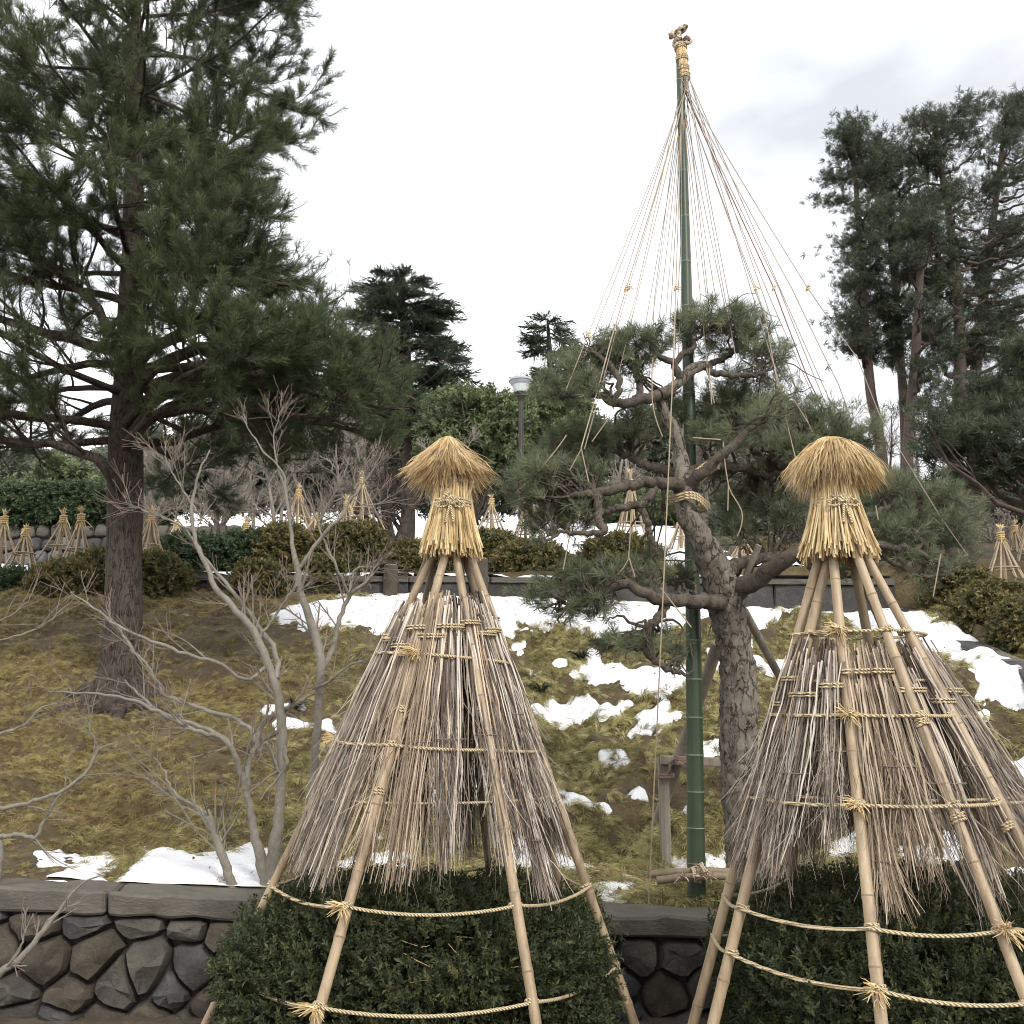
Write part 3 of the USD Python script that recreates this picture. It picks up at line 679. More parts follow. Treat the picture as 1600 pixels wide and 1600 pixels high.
joints = [-6.6, -5.1, -3.66, float(at(171, 1400, WALL_Y)[0]), -0.9, 0.5, 1.9, 3.4, 5.0]
for a, b in zip(joints[:-1], joints[1:]):
    v, f = box(a + 0.008, b - 0.008, WALL_Y - 0.055, WALL_Y + 0.27, -0.115, 0.0, 0.014)
    m = trimesh.Trimesh(v, f).subdivide_to_size(0.09)
    v = np.array(m.vertices); v = v + 0.034 * (np.stack([meshkit.noise(v * 8 + o, 6) for o in (0, 31, 57)], 1) - 0.5)
    v[:, 2] += ztop(v[:, 0])
    obj("coping_slab", (v, m.faces), M["coping"], wall, smooth=30)

# ---------------------------------------------------------------- foliage sources
rs = np.random.default_rng(31)
SPRIG_HEDGE = [leaf_sprig(np.random.default_rng(100 + i), 15, 0.020, 0.008, 0.068, 1.0) for i in range(5)]
SPRIG_SHRUB = [leaf_sprig(np.random.default_rng(110 + i), 14, 0.055, 0.026, 0.13, 1.0) for i in range(4)]
SPRIG_TREE = [leaf_sprig(np.random.default_rng(120 + i), 16, 0.12, 0.05, 0.34, 1.1) for i in range(4)]
SPRIG_FAR = [leaf_sprig(np.random.default_rng(130 + i), 16, 0.20, 0.075, 0.5, 1.2) for i in range(4)]
TUFT_BIG = [needle_tuft(np.random.default_rng(140 + i), 36, 0.090, 0.0033, 0.11, 0.85) for i in range(5)]
TUFT_NIWAKI = [needle_tuft(np.random.default_rng(150 + i), 30, 0.066, 0.0026, 0.055, 0.95) for i in range(5)]
TUFT_FAR = [needle_tuft(np.random.default_rng(160 + i), 20, 0.13, 0.010, 0.13, 1.0) for i in range(5)]
SPRAY_CEDAR = []
for i in range(4):
    q = np.random.default_rng(170 + i)
    v, f = needle_tuft(q, 26, 0.30, 0.032, 0.55, 0.8)
    v = v * np.array([1, 0.35, 1])
    SPRAY_CEDAR.append((v, f))

def blob(n, c, r, rng, shell=0.45, box_=2.0):
    """Points in a rounded mass, thicker near its surface; with outward directions."""
    d = unit(rng.normal(size=(n, 3)))
    q = (np.abs(d) ** box_).sum(1) ** (-1 / box_)
    rad = rng.uniform(1 - shell, 1.0, n) ** 0.8
    lump = 0.86 + 0.28 * meshkit.fbm(d * 2.6 + np.asarray(c)[None] * 3.1, 3, 12)
    p = d * (q * rad * lump)[:, None] * np.asarray(r)
    return np.asarray(c) + p, unit(d / np.asarray(r) * np.max(r))

def stems(base, tops, r, rng, K=6, sides=5, wig=0.06):
    n = len(tops)
    t = np.linspace(0, 1, K)[None, :, None]
    P = base[:, None] * (1 - t) + tops[:, None] * t
    w = rng.normal(0, wig, (n, K, 3)); w[:, 0] = 0
    return tubes(P + w, np.linspace(r, r * 0.35, K)[None], sides)

# ---------------------------------------------------------------- the two clipped hedges in front
def hedge(name, label, x0, x1, y0, y1, top, n, rng):
    c = np.array([(x0 + x1) / 2, (y0 + y1) / 2, 0.0])
    t = thing(name, label, "hedge", (c[0], c[1], 0), None)
    r = np.array([(x1 - x0) / 2, (y1 - y0) / 2, top / 2])
    p, d = blob(n, c + [0, 0, top / 2 - 0.02], r, rng, 0.30, 3.4)
    dirs = unit(d + rng.normal(0, 0.55, d.shape) + [0, 0, 0.25])
    keep = (p[:, 2] > 0.06) & (meshkit.fbm(p * 5.0, 2, 8) > 0.36)
    scatter("foliage", SPRIG_HEDGE, M["leaf_hedge"], p[keep], dirs[keep], rng.uniform(0.55, 1.7, keep.sum()), t, rng)
    kk = rng.uniform(size=len(p)) < 0.012
    scatter("fallen_straw", [tubes(np.array([[[0, 0, -0.06], [0.004, 0, 0], [0, 0.004, 0.06]]]), 0.0016, 3)], M["straw"], p[kk & (d[:, 2] > 0.2)] + [0, 0, 0.02], unit(rng.normal(size=(int((kk & (d[:, 2] > 0.2)).sum()), 3)) * [1, 1, 0.3]), rng.uniform(0.5, 1.3, int((kk & (d[:, 2] > 0.2)).sum())), t, rng)
    q, d = blob(n // 4, c + [0, 0, top / 2 - 0.03], r * 0.82, rng, 0.35, 3.0)
    q = q[q[:, 2] > 0.08]
    scatter("inner_foliage", SPRIG_HEDGE, M["leaf_hedge"], q, unit(rng.normal(size=q.shape)), rng.uniform(1.4, 2.2, len(q)), t, rng)
    for k in range(7):
        b = np.stack([np.full(6, x0 + (x1 - x0) * (k + 0.8) / 7.6), np.full(6, c[1]), np.zeros(6)], 1) + rng.normal(0, 0.05, (6, 3)) * [1, 1, 0]
        e = b + np.stack([rng.normal(0, 0.08, 6), rng.normal(0, 0.13, 6), np.full(6, top * 0.72)], 1)
        obj("stem", stems(b, e, 0.012, rng), M["twig_red"], t)
hedge("clipped_hedge", "dark green clipped yew hedge under the shelter beside the bare grey tree", float(at(352, 1400, 4.6)[0]), float(at(940, 1400, 4.6)[0]), 4.28, 5.5, 0.81, 25000, rs)
hedge("clipped_hedge", "dark green clipped yew hedge under the shelter in front of the old pine", float(at(1165, 1400, 4.3)[0]), float(at(1640, 1400, 4.3)[0]) + 0.45, 3.85, 5.35, 0.85, 27000, rs)

# ---------------------------------------------------------------- bamboo, rope and straw
def culm(P0, P1, r0, r1, mat, parent, rng, name="pole", node=0.28, first=0.12, sides=14, rings="node_ring", ringmat="bamboo_node", bend=0.01):
    """A bamboo pole with swollen joints; every joint ring is a part of it."""
    P0, P1 = np.asarray(P0, float), np.asarray(P1, float)
    L = np.linalg.norm(P1 - P0); ax = (P1 - P0) / L
    side = unit(np.cross(ax, rng.normal(size=3)))
    def at_s(s):
        return P0 + ax * s + side * bend * math.sin(math.pi * s / L)
    s, r, nodes = [0.0], [r0], []
    x = first
    while x < L - 0.04:
        rr = r0 + (r1 - r0) * x / L
        s += [x - 0.022, x - 0.004, x + 0.004, x + 0.022]; r += [rr * 0.99, rr * 1.07, rr * 1.05, rr * 0.985]
        nodes.append((x, rr)); x += node * rng.uniform(0.85, 1.15)
    s.append(L); r.append(r1)
    p = obj(name, tube([at_s(q) for q in s], r, sides), M[mat], parent, smooth=40)
    for x, rr in nodes:
        tt = [at_s(x + o) for o in (-0.0045, -0.003, 0.003, 0.0045)]
        obj(rings, tube(tt, [rr * 1.03, rr * 1.095, rr * 1.085, rr * 1.02], sides, cap=False), M[ringmat], p, smooth=60)
    return p

def straw_clump(c, d, n, length, rng, spread=0.5, r=0.0016):
    """A tuft of cut rope or straw ends leaving c along d."""
    P = np.empty((n, 4, 3)); P[:, 0] = c + rng.normal(0, 0.006, (n, 3))
    v = unit(np.asarray(d) + rng.normal(0, spread, (n, 3)))
    L = length * rng.uniform(0.6, 1.15, n)
    for k in range(1, 4):
        P[:, k] = P[:, k - 1] + v * (L / 3)[:, None]; v = unit(v + rng.normal(0, 0.15, v.shape) + [0, 0, -0.15])
    return tubes(P, np.array([r * 1.2, r, r, r * 0.4])[None] * rng.uniform(0.8, 1.5, n)[:, None], 3)

def wrap(c, ax, r, turns, rr, rng, pitch=0.011, start=0.0):
    """Rope wound round a pole."""
    ax = unit(np.asarray(ax, float)); a = unit(np.cross(ax, [1.0, 0.2, 0.1])); b = np.cross(ax, a)
    g = np.linspace(0, 2 * np.pi * turns, int(14 * turns) + 1)
    P = c + (r + rr * 0.7) * (np.cos(g)[:, None] * a + np.sin(g)[:, None] * b) + ((g / (2 * np.pi) - turns / 2) * pitch)[:, None] * ax + rng.normal(0, 0.0012, (len(g), 3))
    return tube(P, rr, 6)

def shelter(label, tie, base, rx, ry, legs, rings, brush_top, brush_bottom, cap, rng, nb, leg_r=0.0195, hat_wide=0.22, hat_h=0.30, skirt_w=0.16, skirt_h=0.27, dome=0.0, leg_wraps=()):
    t = thing("snow_shelter", label, "snow shelter", (base[0], base[1], 0), None)
    T = np.asarray(tie, float)
    dirs = []
    for (px, py, f) in legs:
        # the leg runs from the tie through the seen point to the ground; f is how far forward (-) or back (+) of the axis
        Y = T[1]
        for _ in range(60):
            P = at(px, py, Y)
            k = (T[2] - P[2]) / T[2]
            cx = T[0] + (base[0] - T[0]) * k
            g = math.sqrt(max(0.0, 1 - ((P[0] - cx) / (rx * k)) ** 2)) * math.copysign(1, f) if abs(f) > 0.45 else f
            Y = 0.5 * Y + 0.5 * (T[1] + (base[1] - T[1]) * k + g * (ry * k + 0.03))
        foot = T + (P - T) * (T[2] / (T[2] - P[2]))
        foot[2] = 0.02
        dirs.append(foot)
    feet = np.array(dirs)
    axes = []
    for i, foot in enumerate(feet):
        u = unit(T - foot)
        off = np.array([math.cos(i * 2.4), math.sin(i * 2.4), 0]) * 0.035
        top = T + off + u * 0.22
        r = leg_r * rng.uniform(0.9, 1.12)
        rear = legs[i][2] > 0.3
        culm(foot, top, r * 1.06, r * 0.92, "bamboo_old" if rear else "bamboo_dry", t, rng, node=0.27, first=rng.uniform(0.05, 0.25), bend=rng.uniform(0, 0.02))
        axes.append((foot, T + off))
    order = np.argsort(np.arctan2(feet[:, 1] - base[1], feet[:, 0] - base[0]))
    def on_leg(i, z):
        a, b = axes[i]; return a + (b - a) * ((z - a[2]) / (b[2] - a[2]))
    # rope rings outside the legs, each with one knot of loose ends
    for (z, knot, rr, tilt) in rings:
        Q = []
        c = np.mean([on_leg(i, z) for i in order], 0)
        for i in order:
            p = on_leg(i, z + tilt * (on_leg(i, z)[0] - c[0]))
            o = unit((p - c) * [1, 1, 0]); Q.append(p + o * (leg_r + rr * 0.6))
        Q = np.array(Q + [Q[0]])
        line = []
        for a, b in zip(Q[:-1], Q[1:]):
            w = np.linspace(0, 1, 9)[:-1]
            seg = a + (b - a) * w[:, None]
            k = (T[2] - z) / T[2]; cc = T * (1 - k) + np.array([base[0], base[1], 0]) * k
            if z > brush_bottom:
                e = np.hypot((seg[:, 0] - cc[0]) / (rx * k), (seg[:, 1] - cc[1]) / (ry * k))
                push = np.clip((1 + 0.045 / (rx * k)) / e, 1, None)[:, None]; push = 1 + (push - 1) * (np.sin(np.pi * w) ** 0.5)[:, None]
                seg[:, :2] = cc[:2] + (seg[:, :2] - cc[:2]) * push
            seg[:, 2] -= (0.05 if z < brush_bottom else 0.015) * np.linalg.norm(b - a) * (4 * w * (1 - w)); line.append(seg)
        line = np.vstack(line + [Q[:1]])
        ro = obj("rope_ring", tube(line, rr, 7, cap=False), M["rope"], t, smooth=True)
        for k, i in enumerate(order):
            p = on_leg(i, z + tilt * (on_leg(i, z)[0] - c[0]))
            if legs[i][2] < 0.3:
                obj("leg_lashing", wrap(p, T - feet[i], leg_r * 1.02, 1.6, rr * 0.8, rng), M["rope"], ro, smooth=True)
        if knot is not None:
            i = knot; p = on_leg(i, z + tilt * (on_leg(i, z)[0] - c[0])); o = unit((p - c) * [1, 1, 0])
            kp = p + o * (leg_r + rr)
            kb = [wrap(kp + rng.normal(0, 0.006, 3), rng.normal(size=3), 0.008, 1.7, rr * 0.75, rng) for _ in range(4)]
            obj("knot", join(kb), M["rope"], ro, smooth=True)
            obj("loose_ends", join([straw_clump(kp, o + [-0.9, 0, 0.45], 34, 0.085, rng, 0.35), straw_clump(kp, o + [0.5, 0, -0.6], 22, 0.07, rng, 0.35)]), M["straw"], ro)
    for (i, z) in leg_wraps:
        obj("leg_lashing", wrap(on_leg(i, z), T - feet[i], leg_r * 1.02, 2.6, 0.0055, rng), M["rope"], t, smooth=True)
    # bundles of brushwood hung inside the legs
    C = np.array([base[0], base[1], 0])
    for b in range(nb):
        ph = 2 * np.pi * (b + rng.uniform(-0.25, 0.25)) / nb
        E = C + np.array([rx * math.cos(ph), ry * math.sin(ph), 0])
        def cone(z):
            z = np.asarray(z, float)[..., None]
            return T + (E - T) * ((T[2] - z) / T[2]) * 0.94
        zt = brush_top + rng.uniform(-0.05, 0.06); zb = brush_bottom - 0.13 + (rng.uniform(-0.06, 0.12) if rng.uniform() < 0.72 else rng.uniform(0.12, 0.38))
        tan_ = np.array([-math.sin(ph) * rx, math.cos(ph) * ry, 0]); tan_ /= np.linalg.norm(tan_)
        out = np.array([math.cos(ph), math.sin(ph), 0])
        n, K = 78, 9
        u = np.linspace(0, 1, K)[None]
        z0 = zt + rng.uniform(-0.14, 0.07, n); z1 = zb + np.abs(rng.normal(0, 0.10, n))
        zz = z0[:, None] * (1 - u) + z1[:, None] * u
        P = cone(zz)
        wob = 2 * np.pi * rx / nb * (0.30 if b % 4 else 0.22)
        broom = b % 4 == 1
        o1 = rng.normal(0, 1, n); o2 = rng.normal(0, 1, n)
        if broom:      # tied again low down, ends flare
            prof = np.interp(u, [0, 0.1, 0.5, 0.80, 1.0], [0.75, 0.8, 0.95, 0.30, 1.0])
        else:
            prof = np.interp(u, [0, 0.12, 0.4, 0.75, 1.0], [0.85, 0.85, 1.05, 0.95, 0.62 if b % 2 else 1.25])
        P = P + tan_ * (o1[:, None] * wob * 0.32 * prof)[..., None] + out * (o2[:, None] * 0.020 * prof)[..., None]
        P += np.cumsum(rng.normal(0, 0.0055, P.shape), 1)
        R = rng.uniform(0.0020, 0.0046, n)[:, None] * np.linspace(1.0, 0.42, K)[None]
        thick = rng.uniform(size=n) < 0.07
        R[thick] *= 1.5
        pieces = [tubes(P, R, 4)]
        Q, RQ = children(P, R, 3, 0.35, 0.92, 0.20, 0.34, 5, rng, up=-0.05, bend=-0.08, wig=0.10, rr=0.62, end=0.4)
        pieces.append(tubes(Q, RQ, 3))
        bm = "twig_tan" if b % 6 in (1, 2) else "twig"
        bu = obj("brush_bundle", join(pieces), M[bm], t)
        g = np.linspace(0, 2 * np.pi, 15)
        zc = float(zt - 0.14 + rng.uniform(-0.05, 0.06))
        c = cone(zc)
        obj("bundle_tie", join([tube(c + (tan_ * (np.cos(g) * wob * 0.66)[:, None] + out * (np.sin(g) * 0.046)[:, None]) + [0, 0, dz], 0.0052, 5, cap=False) for dz in (0, 0.012)]), M["rope"], bu, smooth=True)
        zc = float(zt + (zb - zt) * (0.80 if broom else 0.52)); c = cone(zc)
        obj("bundle_tie", tube(c + tan_ * (np.cos(g) * wob * (0.30 if broom else 0.8))[:, None] + out * (np.sin(g) * 0.04)[:, None], 0.003, 4, cap=False), M["twig_red"], bu, smooth=True)
    # an inner ring that the bundles are tied to
    for z in (brush_top - 0.13, brush_bottom + 0.24):
        k = (T[2] - z) / T[2] * 0.93
        g = np.linspace(0, 2 * np.pi, 48)
        obj("rope_ring", tube(T * (1 - k) + C * k + np.stack([np.cos(g) * rx * k, np.sin(g) * ry * k, 0 * g], 1) + [0, 0, 0] - np.array([0, 0, 0]) + np.stack([0 * g, 0 * g, 0 * g], 1), 0.006, 6, cap=False), M["rope"], t, smooth=True)
    # the straw hat
    top = np.asarray(cap, float)
    n, K = 2300, 6
    a = rng.uniform(0, 2 * np.pi, n); u = np.linspace(0, 1, K)[None]
    rad = rng.uniform(0, 1, n) ** 0.5
    L = rng.uniform(0.72, 1.1, n)
    wide = hat_wide * (0.30 + 0.70 * rad) * L * (1 + 0.12 * np.sin(a * 2 + 1))
    x = np.interp(u, [0, 0.35, 0.7, 1], [0.03, 0.34 + dome, 0.70 + dome, 1.0])
    drop = np.interp(u, [0, 0.35, 0.7, 1], [0, 0.37 - dome * 1.2, 0.73 - dome * 0.9, 1.0])
    h = hat_h * L * (1.18 - (0.52 if dome == 0 else 0.42) * rad)
    stray = rng.uniform(size=n) < 0.07
    wide = np.where(stray, wide * rng.uniform(1.0, 1.2, n), wide)
    P = np.stack([np.cos(a)[:, None] * wide[:, None] * x, np.sin(a)[:, None] * wide[:, None] * x, -h[:, None] * drop], -1) + top
    P[:, 1:] += np.cumsum(rng.normal(0, 0.0075, P[:, 1:].shape), 1)
    obj("straw_cap", tubes(P, np.array([0.0022, 0.0020, 0.0017, 0.0013, 0.0010, 0.0006])[None] * rng.uniform(0.7, 1.35, n)[:, None], 3), M["straw_old"], t)
    n, K = 620, 5
    a = rng.uniform(0, 2 * np.pi, n); u = np.linspace(0, 1, K)[None]
    rr = 0.075 + rng.uniform(0, 0.02, n)
    flare = skirt_w * rng.uniform(0.55, 1.06, n)
    r_ = rr[:, None] + (flare - rr)[:, None] * u ** 1.15
    zz = rng.uniform(0.0, 0.11, n)[:, None] * (1 - u) - (skirt_h) * u * rng.uniform(0.74, 1.07, n)[:, None]
    tw = rng.normal(0, 0.12, n)[:, None] * u
    P = np.stack([np.cos(a[:, None] + tw) * r_, np.sin(a[:, None] + tw) * r_, zz], -1) + T
    obj("straw_skirt", tubes(P, np.array([0.0032, 0.0036, 0.0038, 0.0038, 0.0034])[None] * rng.uniform(0.7, 1.4, n)[:, None], 4), M["straw"], t)
    n = 160
    a = rng.uniform(0, 2 * np.pi, n); u = np.linspace(0, 1, 4)[None]
    r_ = 0.075 + 0.025 * u * rng.uniform(-0.5, 1.5, n)[:, None]
    P = np.stack([np.cos(a)[:, None] * r_, np.sin(a)[:, None] * r_, 0.0 + 0.13 * u + 0 * r_], -1) + T
    obj("straw_neck", tubes(P, 0.003, 3), M["straw_old"], t)
    ti = obj("neck_rope", join([wrap(T + [0, 0, dz], [0.03, 0.02, 1], 0.094, 3.2, 0.0075, rng, 0.014) for dz in (0.01,)]), M["rope"], t, smooth=True)
    kp = T + [0, -0.108, 0.0]
    obj("knot", join([wrap(kp + rng.normal(0, 0.012, 3), rng.normal(size=3), 0.014, 1.6, 0.0075, rng) for _ in range(5)]), M["rope"], ti, smooth=True)
    for s in (-1, 1):
        g = np.linspace(0, 2 * np.pi, 16)
        lp = kp + np.stack([s * 0.034 * (1 - np.cos(g)), -0.01 + 0 * g, 0.016 * np.sin(g) - 0.008 * (1 - np.cos(g))], 1)
        obj("bow_loop", tube(lp, 0.006, 6, cap=False), M["rope"], ti, smooth=True)
        e = kp + np.stack([s * np.linspace(0, 0.02, 8), -0.012 - np.linspace(0, 0.03, 8), -np.linspace(0, 0.11, 8)], 1)
        obj("rope_end", tube(e, 0.006, 6), M["rope"], ti, smooth=True)
    return t

rt = np.random.default_rng(41)
YL, YR = 4.75, 4.3
TL = at(706, 792, YL)
legsL = [(545, 1400, -0.80), (805, 1400, -0.85), (915, 1390, -0.50), (430, 1375, -0.10), (560, 1400, 0.80), (770, 1400, 0.92), (880, 1400, 0.62), (480, 1380, 0.55)]
baseL = np.array([TL[0] - 0.12, YL, 0])
zz = lambda py, Y: float(at(0, py, Y)[2])
shelter("straw-topped bamboo and brushwood shelter, the narrower one behind the bare grey branches", TL, baseL, 1.02, 0.82, legsL,
        [(zz(1022, YL - 0.3), 0, 0.0074, -0.10), (zz(1168, YL - 0.45), 3, 0.0074, -0.06), (zz(1430, YL - 0.72), 0, 0.0074, -0.01), (zz(1588, YL - 0.78), 0, 0.0074, 0.0)],
        zz(955, YL - 0.25), zz(1392, YL - 0.5), at(700, 682, YL), rt, 19, hat_wide=0.215, hat_h=0.30, skirt_w=0.155, skirt_h=0.26, leg_wraps=[(0, zz(1110, YL - 0.3)), (1, zz(1110, YL - 0.3)), (0, zz(1240, YL - 0.5)), (1, zz(1245, YL - 0.5)), (2, zz(1250, YL))])
TR = at(1305, 790, YR)
legsR = [(1160, 1410, -0.62), (1365, 1420, -0.92), (1570, 1480, -0.70), (1560, 1270, -0.50), (1239, 1410, 0.80), (1428, 1400, 0.92), (1550, 1400, 0.50), (1140, 1400, 0.30)]
baseR = np.array([TR[0] + 0.26, YR, 0])
shelter("straw-topped bamboo and brushwood shelter, the wider one in front of the old pine trunk", TR, baseR, 1.08, 0.84, legsR,
        [(zz(985, YR - 0.2), 1, 0.0068, 0.0), (zz(1117, YR - 0.4), 1, 0.0074, -0.01), (zz(1262, YR - 0.55), 1, 0.0074, 0.01), (zz(1465, YR - 0.72), 2, 0.0074, 0.02), (zz(1570, YR - 0.75), 1, 0.0074, -0.04)],
        zz(1035, YR - 0.3), zz(1400, YR - 0.5), at(1301, 683, YR), rt, 19, leg_r=0.0205, hat_wide=0.218, hat_h=0.265, skirt_w=0.175, skirt_h=0.25, dome=0.10, leg_wraps=[(0, zz(1280, YR - 0.5)), (2, zz(1280, YR - 0.5)), (2, zz(1130, YR - 0.4)), (3, zz(1275, YR)), (0, zz(1110, YR - 0.4))])
# ---------------------------------------------------------------- the low wall and its posts along the upper garden
rb = np.random.default_rng(61)
tw = thing("garden_wall", "low dark stone wall of blocks along the upper edge of the bank, snow on top", "wall", (0, 13.5, 0))
def block_run(p0, p1, z0, z1, n, thick, parent, mats, name="block", cap=True):
    p0, p1 = np.asarray(p0, float), np.asarray(p1, float)
    ax = (p1 - p0)[:2]; L = np.linalg.norm(ax); ax = ax / L; nr = np.array([-ax[1], ax[0]])
    e = np.linspace(0, L, n + 1)
    for i in range(n):
        m = trimesh.Trimesh(*box(e[i] + 0.006, e[i + 1] - 0.006, -thick / 2, thick / 2, 0, 1, 0.02)).subdivide_to_size(0.3)
        v = np.array(m.vertices); u = (v[:, 0] / L)[:, None]
        base = p0 * (1 - u) + p1 * u
        w = np.c_[base[:, :2] + nr * v[:, 1:2] + (meshkit.noise(v * 6 + i, 2)[:, None] - 0.5) * 0.02, base[:, 2] + z0 + (z1 - z0 + rb.uniform(-0.008, 0.008)) * v[:, 2]]
        obj(name, (w, m.faces), M[mats[i % len(mats)]], parent, smooth=30)
xl, xr = float(at(262, 930, 13.5)[0]), float(at(1395, 930, 13.5)[0])
gz = lambda x, y: float(profile(x, y))
tz = lambda px, py, y=13.5: float(at(px, py, y)[2])
A = np.array([xl, 13.5, tz(262, 938)]); B = np.array([xr, 13.5, tz(1395, 945)])
block_run(A + [0, 0, -0.5], B + [0, 0, -0.5], 0.0, 0.5 + 0.26, 12, 0.22, tw, ["stone_dark", "stone_dark", "mortar"])
block_run(A + [0, 0, 0.262], B + [0, 0, 0.262], 0.0, 0.085, 9, 0.30, tw, ["coping"], "coping_slab")
# snow on its top
u = np.linspace(0, 1, 260); g = np.linspace(-0.14, 0.14, 9)
X, G = np.meshgrid(A[0] + (B[0] - A[0]) * u, g)
h = meshkit.fbm(np.stack([X * 1.2, G * 4, 0 * X], -1), 3, 5) - 0.40
h = h + np.where(X > 2.6, 0.35, 0) - np.where((X > -0.5) & (X < 2.9), 0.10, 0) - 0.25 * (np.abs(G) / 0.14) ** 4
z = A[2] + (B[2] - A[2]) * (X - A[0]) / (B[0] - A[0]) + 0.347 + 0.05 * np.clip(h / 0.08, -0.6, 1)
v, f = np.stack([X, 13.5 + G, z], -1).reshape(-1, 3), grid_faces(*X.shape, keep=h > -0.04)
q, inv = np.unique(f, return_inverse=True)
obj("snow", (v[q], inv.reshape(f.shape)), M["snow"], smooth=True, kind="stuff", category="snow", label="strip of snow on top of the low garden wall")
# the coping that runs down the right side of the bank
sw = thing("side_wall", "dark stone edging wall running down the snowy right side of the bank", "wall", (5.3, 11, 0))
C0, C1 = at(1398, 948, 13.3), at(1612, 1042, 9.35)
D1 = C0 + (C1 - C0) * 1.35
block_run(C0 + [0, 0, -0.75], D1 + [0, 0, -0.75], 0.0, 0.72, 9, 0.30, sw, ["stone_dark", "coping"])
# wooden posts in front of the low wall
for px, py, y, lab in ((611, 884, 13.3, "short grey post before the low wall, left of the narrower shelter"), (752, 874, 13.3, "short grey post before the low wall, just right of the narrower shelter"), (336, 905, 13.2, "short grey post before the low wall, behind the bare grey tree"), (1030, 880, 13.3, "short grey post before the low wall, left of the green bamboo pole")):
    p = at(px, py, y); b = gz(p[0], y) - 0.1
    t = thing("wooden_post", lab, "post", (p[0], y, b))
    obj("shaft", tube(np.c_[np.full(5, p[0]), np.full(5, y), np.linspace(b, p[2], 5)], [0.105, 0.10, 0.10, 0.10, 0.097], 14), M["stone_brown"], t, smooth=40)
    obj("top", tube(np.c_[np.full(3, p[0]), np.full(3, y), p[2] + np.array([0.001, 0.012, 0.018])], [0.09, 0.085, 0.06], 14), M["wood_grey"], t, smooth=40)

# ---------------------------------------------------------------- clipped shrubs of the upper garden, some under snow
def shrub(label, px, py, rx, ry, Y, n, rng, snow=0.0, mat="leaf_shrub"):
    c = at(px, py + 10, Y); s = px_size(c) * 0.88
    r = np.array([rx * s, max(rx, ry) * s * 0.9, ry * s])
    zb = float(ground(c[0], Y)) - 0.1
    t = thing("round_shrub", label, "shrub", (c[0], c[1], min(zb, c[2] - r[2])))
    p, d = blob(n, c, r, rng, 0.35, 2.5)
    scatter("foliage", SPRIG_SHRUB, M[mat], p, unit(d + rng.normal(0, 0.5, d.shape) + [0, 0, 0.3]), rng.uniform(0.7, 1.3, n) * (0.8 + 0.02 * Y), t, rng)
    k = 16
    b = np.stack([c[0] + rng.normal(0, 0.12, k), c[1] + rng.normal(0, 0.12, k), np.full(k, min(zb, c[2] - r[2]))], 1)
    e, _ = blob(k, c, r * 0.8, rng)
    obj("stem", stems(b, e, 0.014, rng), M["twig_red"], t)
    if snow:
        g = np.linspace(-1, 1, 34); X, Yy = np.meshgrid(g, g)
        rr = np.hypot(X, Yy)
        q = np.stack([X, Yy, 0 * X], -1)
        h = snow - rr + 0.55 * (meshkit.fbm(q * 2.2 + [px * 0.1, py * 0.1, 0], 3, 4) - 0.5)
        dome_ = np.sqrt(np.clip(1 - np.clip(rr * 0.95, 0, 1) ** 2.5, 0, 1))
        v = np.stack([c[0] + X * r[0], c[1] + Yy * r[1], c[2] + r[2] * dome_ * 1.10 + 0.05 * np.clip(h / 0.12, -1, 1)], -1).reshape(-1, 3)
        f = grid_faces(34, 34, keep=h > -0.1)
        if len(f):
            u_, inv = np.unique(f, return_inverse=True)
            obj("snow_cap", (v[u_], inv.reshape(f.shape)), M["snow"], t, smooth=True)
SHRUBS = [(20, 945, 62, 58, 12.9, 0.0, "leaf_green", "dark round shrub at the very left behind the big pine"),
 (105, 928, 58, 55, 12.7, 0.35, "leaf_shrub", "rounded brownish shrub with snow on it, left of the big pine trunk"),
 (168, 905, 55, 50, 13.1, 0.30, "leaf_shrub", "rounded shrub touching the left side of the big pine trunk"),
 (240, 915, 50, 55, 13.0, 0.0, "leaf_shrub", "brown and green rounded shrub just right of the big pine trunk"),
 (300, 868, 60, 36, 14.6, 0.55, "leaf_green", "low green shrub under a ridge of snow behind the bare grey tree"),
 (390, 868, 62, 40, 14.8, 0.50, "leaf_green", "green shrub under snow inside a small straw cone"),
 (445, 858, 48, 40, 14.6, 0.0, "leaf_shrub", "olive rounded shrub between the forks of the bare tree"),
 (545, 855, 60, 42, 14.4, 0.16, "leaf_shrub", "dark olive rounded shrub left of the narrower shelter's straw"),
 (405, 912, 34, 36, 13.15, 0.0, "leaf_shrub", "brown twiggy shrub in front of the low wall behind the bare tree"),
 (520, 905, 62, 40, 13.9, 0.0, "leaf_shrub", "brown dense shrub growing over the low wall left of the narrower shelter"),
 (655, 880, 50, 36, 14.3, 0.0, "leaf_shrub", "olive shrub hidden behind the narrower shelter's poles"),
 (768, 855, 45, 24, 15.6, 0.0, "leaf_shrub", "low brown shrub below the snow mound"),
 (828, 880, 62, 34, 14.2, 0.0, "leaf_shrub", "moss coloured rounded shrub in front of the snow mound"),
 (968, 876, 64, 42, 14.3, 0.0, "leaf_shrub", "rust and green rounded shrub behind the old pine's lower branch"),
 (1385, 868, 50, 36, 14.8, 0.0, "leaf_shrub", "dark shrub under the old pine's right branch"),
 (1560, 955, 62, 45, 11.6, 0.0, "leaf_shrub", "dark brown shrub spilling over the side wall at the right edge"),
 (1500, 925, 50, 40, 12.8, 0.0, "leaf_shrub", "brown green shrub at the top of the side wall"),
 (1610, 985, 52, 50, 10.6, 0.0, "leaf_shrub", "dark shrub lowest along the side wall"),
 (1200, 868, 46, 22, 15.4, 0.0, "leaf_shrub", "low dark shrub right of the old pine trunk")]
